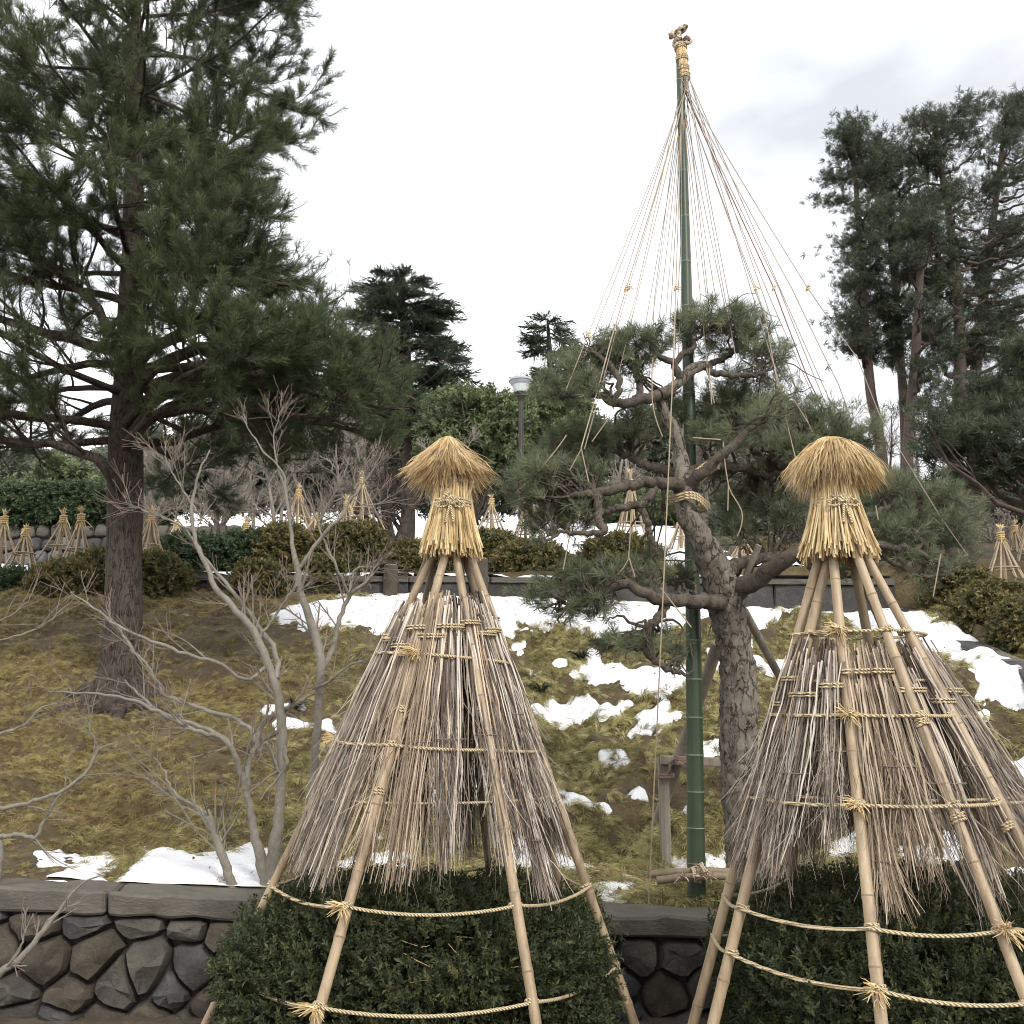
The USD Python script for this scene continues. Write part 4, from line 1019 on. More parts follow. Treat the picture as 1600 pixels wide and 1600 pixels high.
for s in SHRUBS:
    shrub(s[7], s[0], s[1], s[2], s[3], s[4], int(1500 + 22 * s[2]), rb, s[5], s[6])

# ---------------------------------------------------------------- small cones of straw rope over the shrubs
def small_cone(label, px, top, foot, half, Y, rng, n=9, dark=False, tufted=True):
    a = at(px, top, Y); s = px_size(a)
    zf = float(at(px, foot, Y)[2])
    t = thing("small_rope_cone", label, "snow cone", (a[0], a[1], zf), "small rope cones over the garden shrubs")
    obj("pole", tube(np.c_[np.full(6, a[0]), np.full(6, a[1]), np.linspace(zf - 0.4, a[2], 6)], np.linspace(0.030, 0.022, 6), 8), M["bamboo_old" if dark else "bamboo_dry"], t, smooth=40)
    h = a[2] - zf; tie = a[2] - 0.14 * h
    obj("straw_tie", join([straw_clump(np.array([a[0], a[1], a[2] - 0.05]), [0, 0, 1], 18, 0.10, rng, 0.32, 0.005), straw_clump(np.array([a[0], a[1], tie + 0.05]), [0, 0, -1], 34, 0.26, rng, 0.25, 0.006),
                           wrap(np.array([a[0], a[1], tie]), [0, 0, 1], 0.035, 4, 0.013, rng, 0.03)]), M["straw"], t)
    r = half * s
    for k in range(n):
        g = 2 * np.pi * (k + rng.uniform(-0.25, 0.25)) / n
        e = np.array([a[0] + r * math.cos(g) * rng.uniform(0.85, 1.1), a[1] + r * math.sin(g) * 0.9, zf + rng.uniform(-0.1, 0.15)])
        b = np.array([a[0], a[1], tie])
        w = np.linspace(0, 1, 6)[:, None]
        P = b * (1 - w) + e * w; P[:, 2] -= 0.02 * h * np.sin(np.pi * w[:, 0])
        obj("cane", tube(P, 0.012 if dark else 0.0135, 5), M["cord" if k % 3 else "bamboo_dry"], t, smooth=True)
    g = np.linspace(0, 2 * np.pi, 20)
    obj("hoop", tube(np.stack([a[0] + 0.55 * r * np.cos(g), a[1] + 0.5 * r * np.sin(g), np.full(20, tie - 0.55 * (tie - zf))], 1), 0.010, 4, cap=False), M["cord"], t, smooth=True)
CONES = [(8, 800, 892, 30, 13.6, "straw rope cone at the left edge of the picture"), (41, 823, 892, 32, 13.2, "short straw rope cone left of the double-topped one"),
 (100, 799, 890, 40, 13.6, "straw rope cone, left half of the double-topped pair beside the big pine trunk"), (128, 795, 900, 34, 13.3, "straw rope cone with a brown pole beside the big pine trunk"),
 (238, 795, 888, 28, 13.8, "slim straw rope cone just right of the big pine trunk"), (276, 815, 862, 26, 16.5, "faint rope cone behind the bare grey tree's left stem"),
 (385, 812, 888, 24, 14.6, "rope cone standing over a snow-capped green shrub"), (467, 758, 842, 30, 16.5, "rope cone seen between the bare tree's middle stems"),
 (493, 803, 846, 24, 16.0, "low straw rope cone between two bare tree stems"), (542, 776, 872, 34, 14.6, "straw rope cone over the dark olive shrub left of the narrower shelter"),
 (566, 738, 832, 36, 17.5, "tall rope cone behind the dark olive shrub"), (768, 775, 838, 26, 17.5, "rope cone on the snow mound right of the narrower shelter's hat"),
 (821, 770, 872, 30, 15.6, "rope cone with a dark pole at the left end of the snow mound"), (985, 736, 872, 40, 15.2, "tall pale rope cone over the rust and green shrub"),
 (1063, 800, 866, 26, 15.6, "rope cone half hidden behind the old pine trunk"), (1160, 832, 892, 28, 14.8, "wide low straw cone under the old pine's right branch"),
 (1562, 823, 930, 40, 13.0, "straw rope cone leaning by the right edge"), (1584, 816, 890, 26, 15.5, "slim rope cone behind the leaning one at the right edge"), (1603, 805, 900, 30, 14.0, "rope cone cut off by the right edge")]
for c in CONES:
    small_cone(c[5], c[0], c[1], c[2], c[3], c[4], rb, dark=c[0] in (128, 821))

# ---------------------------------------------------------------- the lamp
lp = at(814, 700, 23.0); g0 = float(ground(lp[0], 23.0)); s = px_size(at(814, 600, 23.0))
lt = thing("street_lamp", "black park lamp post with a pale dish-shaped head behind the garden", "street lamp", (lp[0], 23.0, g0))
topz = float(at(814, 626, 23.0)[2])
LX = float(at(814, 610, 23.0)[0])
def lathe(prof, c, sides=28):
    return tube(np.c_[np.full(len(prof), c[0]), np.full(len(prof), c[1]), [c[2] + z for z, _ in prof]], [r for _, r in prof], sides)
obj("post", lathe([(g0 - topz, 0.075), (-0.05, 0.06), (-0.02, 0.075), (0.03, 0.085), (0.12, 0.13), (0.20, 0.165), (0.22, 0.15)], (LX, 23.0, topz)), M["lamp_metal"], lt, smooth=40)
obj("glass_bowl", lathe([(0.222, 0.14), (0.28, 0.17), (0.42, 0.24), (0.50, 0.255), (0.505, 0.2)], (LX, 23.0, topz)), M["lamp_glass"], lt, smooth=40)
sh = obj("shade", lathe([(0.40, 0.235), (0.42, 0.25), (0.50, 0.30), (0.565, 0.285), (0.60, 0.20), (0.615, 0.06), (0.617, 0.01)], (LX, 23.0, topz)), M["lamp_rim"], lt, smooth=50)
obj("rim", lathe([(0.49, 0.298), (0.50, 0.312), (0.52, 0.312), (0.53, 0.298)], (LX, 23.0, topz)), M["lamp_rim"], sh, smooth=50)

# ---------------------------------------------------------------- trees: shared growing
def along_shoots(P, m, rng, lo=0.35, hi=1.0):
    t = rng.uniform(lo, hi, (len(P), m)); t[:, 0] = 0.999
    p, d = along(P, t)
    return p.reshape(-1, 3), d.reshape(-1, 3)

def curves_of(pts, rad, K):
    """One long line cut into a (1, K, 3) curve."""
    q = smooth_line(np.c_[pts, rad], K)
    return q[None, :, :3], q[None, :, 3]

# the big pine on the left: trunk, whorled limbs, fine drooping and upturned shoots
rp = np.random.default_rng(71)
def big_pine():
    Y = 9.05
    rows = [(182, 1118, 112), (186, 1085, 80), (189, 1040, 62), (192, 960, 57), (194, 850, 55), (196, 740, 53), (198, 640, 46), (203, 560, 42), (206, 470, 38), (208, 380, 33), (209, 280, 27), (210, 180, 22), (212, 60, 17), (214, -80, 12), (216, -200, 6), (217, -260, 3)]
    P, R = trace(rows, Y, 90)
    t = thing("big_pine", "big dark pine with a furrowed brown trunk on the left of the bank", "tree", P[2] * [1, 1, 0] + [0, 0, P[1, 2]])
    v, f = tube(P, R, 40)
    v = v + 0.035 * (meshkit.fbm(v * np.array([7, 7, 1.6]), 3, 3)[:, None] - 0.5) * unit(np.c_[v[:, :2] - P[np.argmin(np.abs(P[:, 2][None] - v[:, 2:3]), 1), :2], 0 * v[:, 2]])
    obj("trunk", (v, f), M["bark_dark"], t, smooth=True)
    roots = []
    for a, L in ((-2.6, 0.55), (-1.9, 0.45), (-1.2, 0.5), (-0.4, 0.6), (0.4, 0.4), (2.9, 0.5), (2.0, 0.4)):
        x = P[2, 0] + np.cos(a) * np.linspace(0.1, 0.14 + L, 7); y = P[2, 1] + np.sin(a) * np.linspace(0.1, 0.14 + L, 7)
        z = ground(x, y) + np.interp(np.linspace(0, 1, 7), [0, 0.35, 1], [0.16, 0.02, -0.05])
        obj("root", tube(np.c_[x, y, z], np.linspace(0.10, 0.025, 7), 10), M["bark_dark"], t, smooth=True)
    # limbs
    z0, z1 = 3.6, P[-6, 2]
    limbs, rad = [], []
    zs = np.sort(np.r_[rp.uniform(4.25, 5.0, 10), rp.uniform(4.8, z1, 58)])
    K = 12
    az = 0.7
    for z in zs:
        i = int(np.argmin(np.abs(P[:, 2] - z))); az += 2.4 + rp.normal(0, 0.35)
        h = (z - z0) / (z1 + 1.2 - z0)
        L = np.interp(h, [0, 0.12, 0.3, 0.6, 0.85, 1], [2.5, 2.9, 2.3, 2.35, 1.9, 0.8]) * rp.uniform(0.8, 1.12)
        if math.cos(az) > 0.3:
            L *= np.interp(h, [0.2, 0.36, 0.5, 0.7], [1.0, 0.72, 0.95, 1.05])
        d = np.array([math.cos(az), math.sin(az), np.interp(h, [0, 0.5, 1], [0.02, 0.22, 0.7])]); d = unit(d)
        Q = [P[i]]
        for k in range(K - 1):
            Q.append(Q[-1] + d * L / (K - 1)); d = unit(d + rp.normal(0, 0.08, 3) + [0, 0, np.interp(h, [0, 0.3, 1], [0.0, 0.025, 0.05]) * (1 if k > 3 else -0.6)])
        r = max(0.018, R[i] * np.interp(h, [0, 0.5, 1], [0.30, 0.36, 0.5])) * rp.uniform(0.8, 1.1)
        limbs.append(Q); rad.append(r * np.linspace(1, 0.22, K))
    # three limbs that the photograph shows plainly
    for rows_, dy in (([(204, 562, 22), (150, 540, 18), (60, 515, 14), (0, 500, 12), (-70, 470, 9), (-140, 440, 5)], -0.3), ([(204, 590, 20), (270, 560, 19), (330, 541, 18), (400, 545, 17), (470, 552, 15), (520, 560, 11), (600, 585, 6)], 0.25),
                      ([(172, 755, 20), (150, 715, 17), (90, 700, 14), (30, 690, 11), (-60, 670, 8)], -0.5), ([(190, 545, 16), (140, 470, 14), (95, 430, 12), (50, 400, 9), (10, 350, 6)], -0.6), ([(195, 690, 16), (260, 640, 14), (360, 610, 12), (470, 610, 9), (560, 630, 7), (640, 640, 4)], -0.4), ([(200, 640, 17), (280, 600, 15), (370, 585, 13), (460, 590, 11), (540, 600, 8), (610, 600, 4)], -0.7), ([(198, 700, 15), (270, 690, 13), (350, 665, 11), (440, 655, 9), (520, 668, 7), (590, 680, 4)], 0.2), ([(203, 560, 15), (300, 520, 12), (380, 505, 10), (450, 510, 8), (520, 535, 6), (560, 550, 4)], 0.7), ([(203, 590, 15), (300, 570, 13), (400, 562, 11), (500, 575, 9), (590, 600, 6), (650, 625, 4)], -0.9), ([(200, 620, 15), (320, 612, 12), (430, 622, 10), (530, 632, 7), (620, 655, 4)], 0.9), ([(200, 660, 14), (300, 640, 12), (400, 640, 10), (480, 650, 7), (570, 665, 4)], -0.9), ([(207, 470, 16), (280, 440, 13), (350, 430, 10), (420, 440, 7), (480, 455, 4)], -0.4)):
        q, rr = trace(rows_, Y + dy, K, 0.015, rp)
        q[0] = q[0] * 0.3 + P[np.argmin(np.abs(P[:, 2] - q[0, 2]))] * 0.7
        limbs.append(q); rad.append(rr)
    LP, LR = np.array(limbs, float), np.array(rad)
    # how far the crown reaches to the right at each height
    REACH = lambda z: np.interp(z, [3.9, 4.3, 4.7, 5.0, 5.4, 5.75, 6.3, 6.8, 7.5, 8.4, 9.1, 10.5], [2.4, 2.95, 3.0, 2.6, 2.0, 1.75, 1.8, 1.9, 2.45, 2.6, 2.35, 1.4])
    for i in range(len(LP) - 12):
        m = REACH(LP[i, -1, 2]) - 0.45
        e = LP[i, -1, 0] - LP[i, 0, 0]
        if e > m:
            LP[i] = LP[i, 0] + (LP[i] - LP[i, 0]) * max(0.45, m / e)
    for i in range(len(LP)):
        obj("limb", tube(LP[i], LR[i], 8), M["bark_dark"], t, smooth=True)
    B, BR = children(LP, LR, 13, 0.22, 0.98, 0.85, 0.95, 8, rp, up=0.10, bend=0.05, wig=0.12, rr=0.45, end=0.3, flat=0.4)
    C, CR = children(B, BR, 6, 0.22, 1.0, 0.65, 0.44, 6, rp, up=0.22, bend=0.08, wig=0.10, rr=0.6, end=0.4)
    low = (C[:, 0, 2] > 4.0 + 0.25 * np.sin(C[:, 0, 0] * 3)) & (C[:, -1, 2] > 3.9)
    C, CR = C[low], CR[low]
    hi = B[:, -1, 2] > 4.0
    B, BR = B[hi], BR[hi]
    obj("branches", join([tubes(B, np.maximum(BR, 0.004), 5), tubes(C, np.maximum(CR, 0.003), 3)]), M["bark_dark"], t, kind="stuff")
    p1, d1 = along_shoots(C, 6, rp, 0.2); p2, d2 = along_shoots(B, 5, rp, 0.55)
    p, d = np.vstack([p1, p2]), np.vstack([d1, d2])
    q = to_px(p)
    k = (q[:, 2] > 3) & (q[:, 0] > -260) & (q[:, 0] < 760) & (q[:, 1] > -260)
    # the crown opens between its storeys, where sky shows through
    hole = meshkit.fbm(p * 0.9, 2, 44)
    k &= (hole > 0.345) | (rp.uniform(size=len(p)) < 0.3)
    k &= p[:, 2] > 3.95
    gap = (p[:, 0] < P[20, 0] - 0.15) & (p[:, 2] > 4.8) & (p[:, 2] < 5.6)
    k &= ~gap | (rp.uniform(size=len(p)) < 0.35)
    k &= (p[:, 0] - P[20, 0]) < REACH(p[:, 2]) + rp.normal(0, 0.12, len(p))
    p, d = p[k], d[k]
    d = unit(d + [0, 0, 0.25] + rp.normal(0, 0.22, d.shape))
    scatter("needles", TUFT_BIG, M["needle_dark"], p - d * 0.03, d, rp.uniform(0.75, 1.25, len(p)), t, rp)
    return len(p)
NP_BIG = big_pine()

# ---------------------------------------------------------------- the old trained pine held up by ropes
rn = np.random.default_rng(81)
NY = 5.95
def old_pine():
    trunk = [(1172, 1420, 74, 0.12), (1166, 1330, 66, 0.10), (1157, 1240, 61, 0.08), (1154, 1162, 60, 0.05), (1156, 1100, 59, 0.02), (1150, 1025, 56, -0.02), (1140, 975, 55, -0.06), (1131, 928, 54, -0.12), (1113, 881, 47, -0.2), (1093, 840, 39, -0.28), (1073, 802, 35, -0.33), (1068, 780, 33, -0.33), (1071, 760, 30, -0.3), (1067, 735, 26, -0.25), (1061, 697, 22, -0.2), (1054, 672, 20, -0.2), (1038, 646, 19, -0.2), (1033, 625, 18, -0.22), (1058, 600, 17, -0.22), (1081, 578, 18, -0.2), (1104, 570, 14, -0.15)]
    P, R = trace(trunk, NY, 170)
    t = thing("old_pine", "old trained pine with plated bark and a crooked trunk, held up by ropes", "tree", P[0])
    v, f = tube(P, R, 44)
    near = P[np.argmin(((v[:, None, 2] - P[None, ::3, 2]) ** 2 + (v[:, None, 0] - P[None, ::3, 0]) ** 2), 1) * 3]
    o = unit(v - near)
    pl = meshkit.noise(v * np.array([17, 17, 8.0]), 5); pl2 = meshkit.noise(v * np.array([31, 31, 17.0]) + 9, 6)
    ridge = np.clip(np.abs(pl - 0.5) * 7, 0, 1) * np.clip(np.abs(pl2 - 0.5) * 8, 0, 1)
    rad = np.linalg.norm(v - near, axis=1)
    v = v + o * ((ridge - 0.7) * 0.16 * rad + 0.25 * rad * (meshkit.fbm(v * 3.0, 2, 4) - 0.5))[:, None]
    obj("trunk", (v, f), M["bark_niwaki"], t, smooth=True)
    B = [[(1134, 945, 30, -0.1), (1109, 941, 24, -0.25), (1047, 937, 20, -0.4), (1006, 928, 18, -0.45), (975, 911, 16, -0.45), (944, 928, 15, -0.4), (906, 947, 11, -0.3), (870, 955, 6, -0.25)],
         [(1040, 943, 15, -0.38), (1025, 969, 14, -0.42), (1009, 984, 13, -0.42), (1006, 1006, 12, -0.42), (1022, 1034, 10, -0.4), (1050, 1047, 8, -0.4), (1075, 1053, 5, -0.38)],
         [(1146, 925, 36, -0.12), (1180, 905, 28, -0.3), (1212, 885, 26, -0.45), (1247, 862, 23, -0.55), (1300, 842, 18, -0.5), (1360, 850, 14, -0.4), (1430, 860, 10, -0.3), (1472, 885, 7, -0.25)],
         [(1132, 893, 28, -0.1), (1155, 882, 20, 0.15), (1180, 875, 18, 0.25), (1237, 867, 16, 0.35), (1275, 890, 12, 0.4), (1320, 900, 8, 0.4)],
         [(1072, 762, 26, -0.3), (1052, 757, 20, -0.4), (1020, 755, 18, -0.45), (975, 760, 17, -0.5), (930, 770, 13, -0.5), (890, 775, 8, -0.45)],
         [(1022, 760, 14, -0.45), (1002, 787, 13, -0.5), (975, 792, 12, -0.52), (947, 800, 10, -0.52), (920, 812, 6, -0.5)],
         [(998, 790, 12, -0.5), (1012, 812, 11, -0.5), (1017, 840, 10, -0.5), (1027, 867, 7, -0.48)],
         [(934, 770, 14, -0.5), (937, 815, 13, -0.55), (945, 830, 12, -0.56), (917, 833, 9, -0.56), (880, 832, 6, -0.5), (850, 850, 4, -0.5)],
         [(1076, 762, 24, -0.3), (1090, 745, 19, -0.4), (1110, 727, 17, -0.45), (1142, 700, 15, -0.5), (1175, 668, 9, -0.5), (1200, 655, 5, -0.5)],
         [(1072, 752, 22, -0.28), (1120, 727, 16, 0.05), (1155, 731, 15, 0.15), (1197, 740, 14, 0.25), (1225, 735, 12, 0.3), (1290, 725, 9, 0.3), (1345, 740, 6, 0.3)],
         [(1230, 728, 12, 0.3), (1195, 726, 14, 0.2), (1180, 705, 14, 0.15), (1167, 685, 11, 0.1), (1185, 660, 7, 0.1)],
         [(1066, 742, 20, -0.25), (1040, 735, 15, -0.1), (1005, 725, 14, 0.0), (980, 710, 13, 0.05), (962, 705, 11, 0.05), (945, 715, 8, 0.05), (915, 705, 5, 0.1)],
         [(1050, 612, 22, -0.22), (1019, 620, 18, -0.3), (987, 628, 16, -0.35), (962, 630, 14, -0.35), (937, 617, 11, -0.3), (894, 620, 7, -0.25), (860, 612, 4, -0.2)],
         [(960, 630, 10, -0.34), (967, 600, 10, -0.35), (955, 572, 9, -0.3), (934, 556, 6, -0.25), (905, 545, 3, -0.2)],
         [(990, 626, 10, -0.34), (1000, 600, 9, -0.2), (992, 575, 8, -0.1), (1010, 555, 5, -0.1)],
         [(1062, 596, 14, -0.22), (1050, 566, 11, -0.25), (1031, 556, 9, -0.25), (1022, 537, 7, -0.2), (1035, 515, 4, -0.2)],
         [(1054, 572, 10, -0.24), (1062, 556, 9, -0.25), (1078, 550, 8, -0.2), (1087, 532, 6, -0.15), (1120, 515, 3, -0.1)],
         [(1100, 572, 14, -0.16), (1118, 582, 11, -0.2), (1144, 587, 9, -0.2), (1175, 587, 7, -0.2), (1206, 569, 4, -0.2)],
         [(1104, 570, 11, -0.14), (1130, 560, 9, 0.0), (1160, 545, 7, 0.05), (1190, 550, 4, 0.1)],
         [(1430, 862, 9, -0.3), (1440, 830, 8, -0.2), (1425, 800, 6, -0.15), (1440, 775, 4, -0.1)], [(1300, 842, 12, -0.5), (1330, 815, 10, -0.35), (1375, 800, 8, -0.2), (1410, 780, 5, -0.1)],
         [(1360, 850, 10, -0.4), (1400, 880, 8, -0.3), (1440, 900, 6, -0.3), (1490, 890, 4, -0.25)]]
    cl, cr = [], []
    for k, rows in enumerate(B):
        p, r = trace(rows, NY, 5 * len(rows), 0.006, rn)
        vv, ff = tube(p, r, 14)
        vv = vv + 0.10 * r.mean() * (meshkit.fbm(vv * 14, 3, k)[:, None] - 0.5) * 3 * rn.choice([1.0]) * unit(rn.normal(size=(1, 3)))
        obj("branch", (vv, ff), M["bark_branch"], t, smooth=True)
        for u in np.linspace(0.25, 1, 9):
            cl.append(p[int(u * (len(p) - 1))]); cr.append(max(0.005, r[int(u * (len(p) - 1))] * 0.5))
    cl, cr = np.array(cl), np.array(cr)
    PADS = [(1150, 528, 72, 36, 0), (1195, 558, 42, 24, .1), (1110, 502, 48, 20, 0), (1090, 530, 40, 22, .1), (1165, 500, 34, 16, -.1),
            (990, 562, 55, 36, -.1), (935, 580, 46, 32, 0), (895, 600, 46, 28, -.1), (862, 618, 36, 22, -.1), (1022, 540, 26, 22, -.1), (955, 545, 36, 22, 0), (905, 570, 30, 20, .1), (925, 612, 40, 14, -.2),
            (1000, 668, 46, 24, .1), (1045, 640, 28, 18, .2), (1130, 640, 60, 36, .2), (1170, 612, 44, 28, .1), (1200, 660, 50, 28, -.2), (1245, 640, 50, 24, .2), (1100, 690, 40, 24, .1), (1090, 655, 30, 24, .1), (1230, 600, 40, 18, .2),
            (950, 700, 50, 24, .1), (900, 702, 50, 28, .1), (865, 700, 34, 20, .2), (980, 690, 40, 18, .2),
            (880, 768, 60, 32, -.2), (825, 752, 48, 36, -.2), (850, 800, 60, 28, -.2), (925, 800, 36, 22, -.3), (870, 832, 40, 18, -.2), (905, 745, 45, 20, -.1), (800, 775, 30, 24, -.1), (845, 735, 40, 20, 0),
            (895, 922, 66, 20, -.2), (852, 934, 40, 16, -.1), (950, 900, 48, 18, -.3), (1000, 902, 40, 16, -.2), (935, 952, 40, 13, -.2), (1055, 905, 34, 16, .1), (905, 905, 46, 14, 0), (880, 962, 30, 10, -.1), (1010, 880, 36, 14, .1),
            (985, 1016, 40, 13, -.2), (1030, 1008, 38, 16, -.1), (1060, 1030, 24, 12, 0), (955, 1005, 28, 10, -.1), (1125, 1010, 20, 14, .5),
            (1180, 690, 40, 28, .1), (1240, 700, 50, 28, .2), (1180, 800, 50, 32, .5), (1130, 800, 36, 24, .6), (1230, 810, 40, 28, .4), (1205, 770, 40, 24, .5), (1150, 835, 34, 18, .5), (1130, 760, 26, 16, .4),
            (1325, 722, 50, 36, .3), (1365, 800, 60, 40, .1), (1425, 790, 60, 42, 0), (1482, 812, 50, 38, 0), (1405, 850, 76, 34, -.1), (1482, 868, 46, 28, 0), (1290, 660, 56, 24, .2), (1345, 690, 40, 28, .3), (1285, 700, 50, 28, .4), (1340, 765, 50, 28, .3), (1510, 840, 30, 26, .1), (1390, 765, 50, 26, .2), (1450, 895, 40, 16, -.1), (1330, 890, 40, 14, .2)]
    for (px, py, a, b, dy) in PADS:
        c = at(px, py, NY + dy - 0.1 + rn.normal(0, 0.08)); s = px_size(c)
        r = np.array([a * s * 1.08, max(0.16, a * s * 0.75), b * s * 1.12])
        nt = max(7, int(a * b / 150))
        e, _ = blob(nt, c, r, rn, 0.8)
        w = np.argsort(((cl - c) ** 2).sum(1))[:5]
        i = w[rn.integers(0, 3, nt)]
        K = 9; u = np.linspace(0, 1, K)[None, :, None]
        q = cl[i][:, None] * (1 - u) + e[:, None] * u
        kink = rn.normal(0, 0.022, q.shape); kink[:, 0] = 0
        q = q + np.cumsum(kink, 1) * 0.8 + np.array([0, 0, 1]) * (0.05 * np.sin(np.pi * u))
        rr = np.minimum(cr[i], 0.011)[:, None] * np.linspace(1, 0.35, K)[None]
        S, SR = children(q, rr, 5, 0.4, 1.0, 0.9, 0.12, 5, rn, up=0.35, bend=0.12, wig=0.22, rr=0.7, end=0.5)
        inside = (((S[:, -1] - c) / (r * 1.25)) ** 2).sum(1) < 1
        S, SR = S[inside], SR[inside]
        twg = obj("twigs", join([tubes(q, rr, 5), tubes(S, np.maximum(SR, 0.002), 3)]) if len(S) else tubes(q, rr, 5), M["bark_branch"], t, kind="stuff")
        p1, d1 = along_shoots(S, 2, rn, 0.45) if len(S) else (np.zeros((0, 3)), np.zeros((0, 3)))
        extra = int(a * b * 0.012)
        p2, _ = blob(extra, c, r, rn, 0.7)
        d2 = rn.normal(0, 0.7, p2.shape) + [0, 0, 0.7]
        p, d = np.vstack([p1, p2]), np.vstack([d1 + [0, 0, 0.45] + rn.normal(0, 0.25, d1.shape), d2])
        scatter("needles", TUFT_NIWAKI, M["needle_niwaki"], p, d, rn.uniform(0.75, 1.25, len(p)), t, rn)
old_pine()
# ---------------------------------------------------------------- the tall bamboo pole with its fan of ropes
rq = np.random.default_rng(91)
PY_ = 6.05
pole_base = at(1089, 1440, PY_); pole_base[2] = float(ground(pole_base[0], PY_)) - 0.1
pole_top = at(1061, 62, PY_ + 0.02)
bp = thing("rope_pole", "tall green bamboo pole with a fan of straw ropes tied to the old pine", "rope pole", pole_base)
L = np.linalg.norm(pole_top - pole_base)
r0 = 14.2 * px_size(at(1089, 1150, PY_)); r1 = 5.4 * px_size(at(1066, 130, PY_))
ax = (pole_top - pole_base) / L
s, r, nodes = [0.0], [r0], []
x, gap = 0.12, 0.195
while x < L - 0.1:
    rr = r0 + (r1 - r0) * (x / L) ** 1.1
    s += [x - 0.03, x - 0.006, x + 0.006, x + 0.03]; r += [rr * 0.99, rr * 1.035, rr * 1.03, rr * 0.99]
    nodes.append((x, rr)); x += gap; gap = min(gap * 1.035, 0.36)
s.append(L); r.append(r1)
bend = lambda q: np.array([0.018, 0, 0]) * math.sin(math.pi * q / L)
pm = obj("bamboo_pole", tube([pole_base + ax * q + bend(q) for q in s], r, 22), M["bamboo_green"], bp, smooth=40)
for x, rr in nodes:
    obj("node_ring", tube([pole_base + ax * (x + o) + bend(x) for o in (-0.0045, -0.002, 0.002, 0.0045)], np.array([1.02, 1.045, 1.04, 1.015]) * rr, 22, cap=False), M["bamboo_ring"], pm, smooth=60)
# straw wrapping and knots at the top
w0, w1 = at(1069, 122, PY_ + 0.02), at(1063, 70, PY_ + 0.02)
g = rq.uniform(0, 2 * np.pi, 260); u = np.linspace(0, 1, 5)[None]
rad = r1 * 1.25 + 0.006 * rq.uniform(0, 1, 260)
c = w0[None, None] * (1 - u[..., None]) + w1[None, None] * u[..., None]
P = c + np.stack([np.cos(g)[:, None] * rad[:, None] + 0 * u, np.sin(g)[:, None] * rad[:, None] + 0 * u, 0 * g[:, None] * u], -1)
st = obj("straw_sleeve", tubes(P, 0.0035, 4), M["straw_old"], bp)
for py in (120, 108, 92, 74):
    c_ = w0 + (w1 - w0) * (122 - py) / 52.0
    obj("binding", wrap(c_, ax, r1 * 1.35, 3, 0.008, rq, 0.013), M["rope"], st, smooth=True)
for (px, py, dx, dz) in ((1062, 58, -0.5, 0.4), (1056, 66, -0.8, -0.6), (1072, 62, 0.7, -0.5), (1060, 50, 0.2, 0.9), (1052, 54, -1, 0.1), (1066, 47, 0.6, 0.3)):
    kp = at(px, py, PY_)
    obj("top_knot", join([wrap(kp + rq.normal(0, 0.008, 3), rq.normal(size=3), 0.012, 1.5, 0.009, rq) for _ in range(3)] + [straw_clump(kp, [dx, 0, dz], 9, 0.04, rq, 0.25, 0.004)]), M["twig_tan"], st)
# the ropes: each a line from the collar down to the branch it carries
ROPES = [[(918, 524, -.5), (884, 610, -.5)], [(925, 530, -.2), (902, 585, -.1)], [(978, 452, -.25), (955, 530, -.35), (908, 700, -.55)], [(982, 450, -.2), (958, 534, -.3), (913, 702, -.5)],
         [(975, 548, -.1)], [(1002, 545, .1)], [(1012, 548, -.3)], [(1026, 530, 0.1)], [(1040, 500, -.1)], [(1047, 505, .2)], [(1056, 450, -.3), (1052, 565, -.55), (1013, 1416, -.62)],
         [(1064, 470, -.1), (1060, 555, -.1)], [(1098, 500, -.18), (1105, 572, -.2)], [(1111, 520, .1)], [(1128, 520, -.2)], [(1138, 505, 0.2)], [(1181, 450, -.1), (1195, 492, -.2), (1215, 600, -.35), (1243, 716, -.45)],
         [(1197, 500, -.1), (1240, 625, .1)], [(1209, 450, .2), (1262, 590, .2), (1292, 650, .2)], [(1217, 450, .1), (1300, 655, .25)], [(1237, 450, -.1), (1310, 600, 0), (1332, 660, .2)], [(1262, 450, -.2), (1340, 560, -.25), (1375, 650, -.3), (1466, 802, -.3), (1512, 868, -.2)],
         [(1205, 470, .3), (1290, 660, .35)], [(1022, 470, 0.2), (1018, 600, .1)], [(992, 470, .25), (950, 600, .2)], [(1085, 560, .3)], [(1120, 590, .35)], [(1150, 560, -.3)], [(1165, 600, .3)], [(935, 560, .3)], [(965, 590, -.35)], [(1050, 640, .35)], [(1270, 680, .1)], [(1230, 640, -.3)], [(1330, 700, .35)]]
for k, rows in enumerate(ROPES):
    a = 2 * np.pi * k / len(ROPES)
    top = w0 + np.array([math.cos(a) * r1 * 1.5, math.sin(a) * r1 * 1.5, -0.01])
    pts = [top] + [at(px, py, NY + dy) for px, py, dy in rows]
    line = [top]
    for p, q in zip(pts[:-1], pts[1:]):
        w = np.linspace(0, 1, 10)[1:, None]
        sg = p * (1 - w) + q * w; sg[:, 2] -= 0.010 * np.linalg.norm(q - p) * np.sin(np.pi * w[:, 0]); line += list(sg)
    rp_ = obj("rope", tube(line, 0.0028 if k not in (2, 10, 18) else 0.0040, 6), M["cord_red" if k == 18 else ("cord_grey" if k % 2 else "cord")], bp, smooth=True)
    if k in (0, 2, 3, 10, 16, 18, 21):
        kp = pts[1]
        obj("knot", join([wrap(kp, [0.2, 0.1, 1], 0.004, 3, 0.0045, rq), straw_clump(kp, [0.5, 0, 0.6], 8, 0.035, rq, 0.4, 0.002)]), M["straw_old"], rp_)
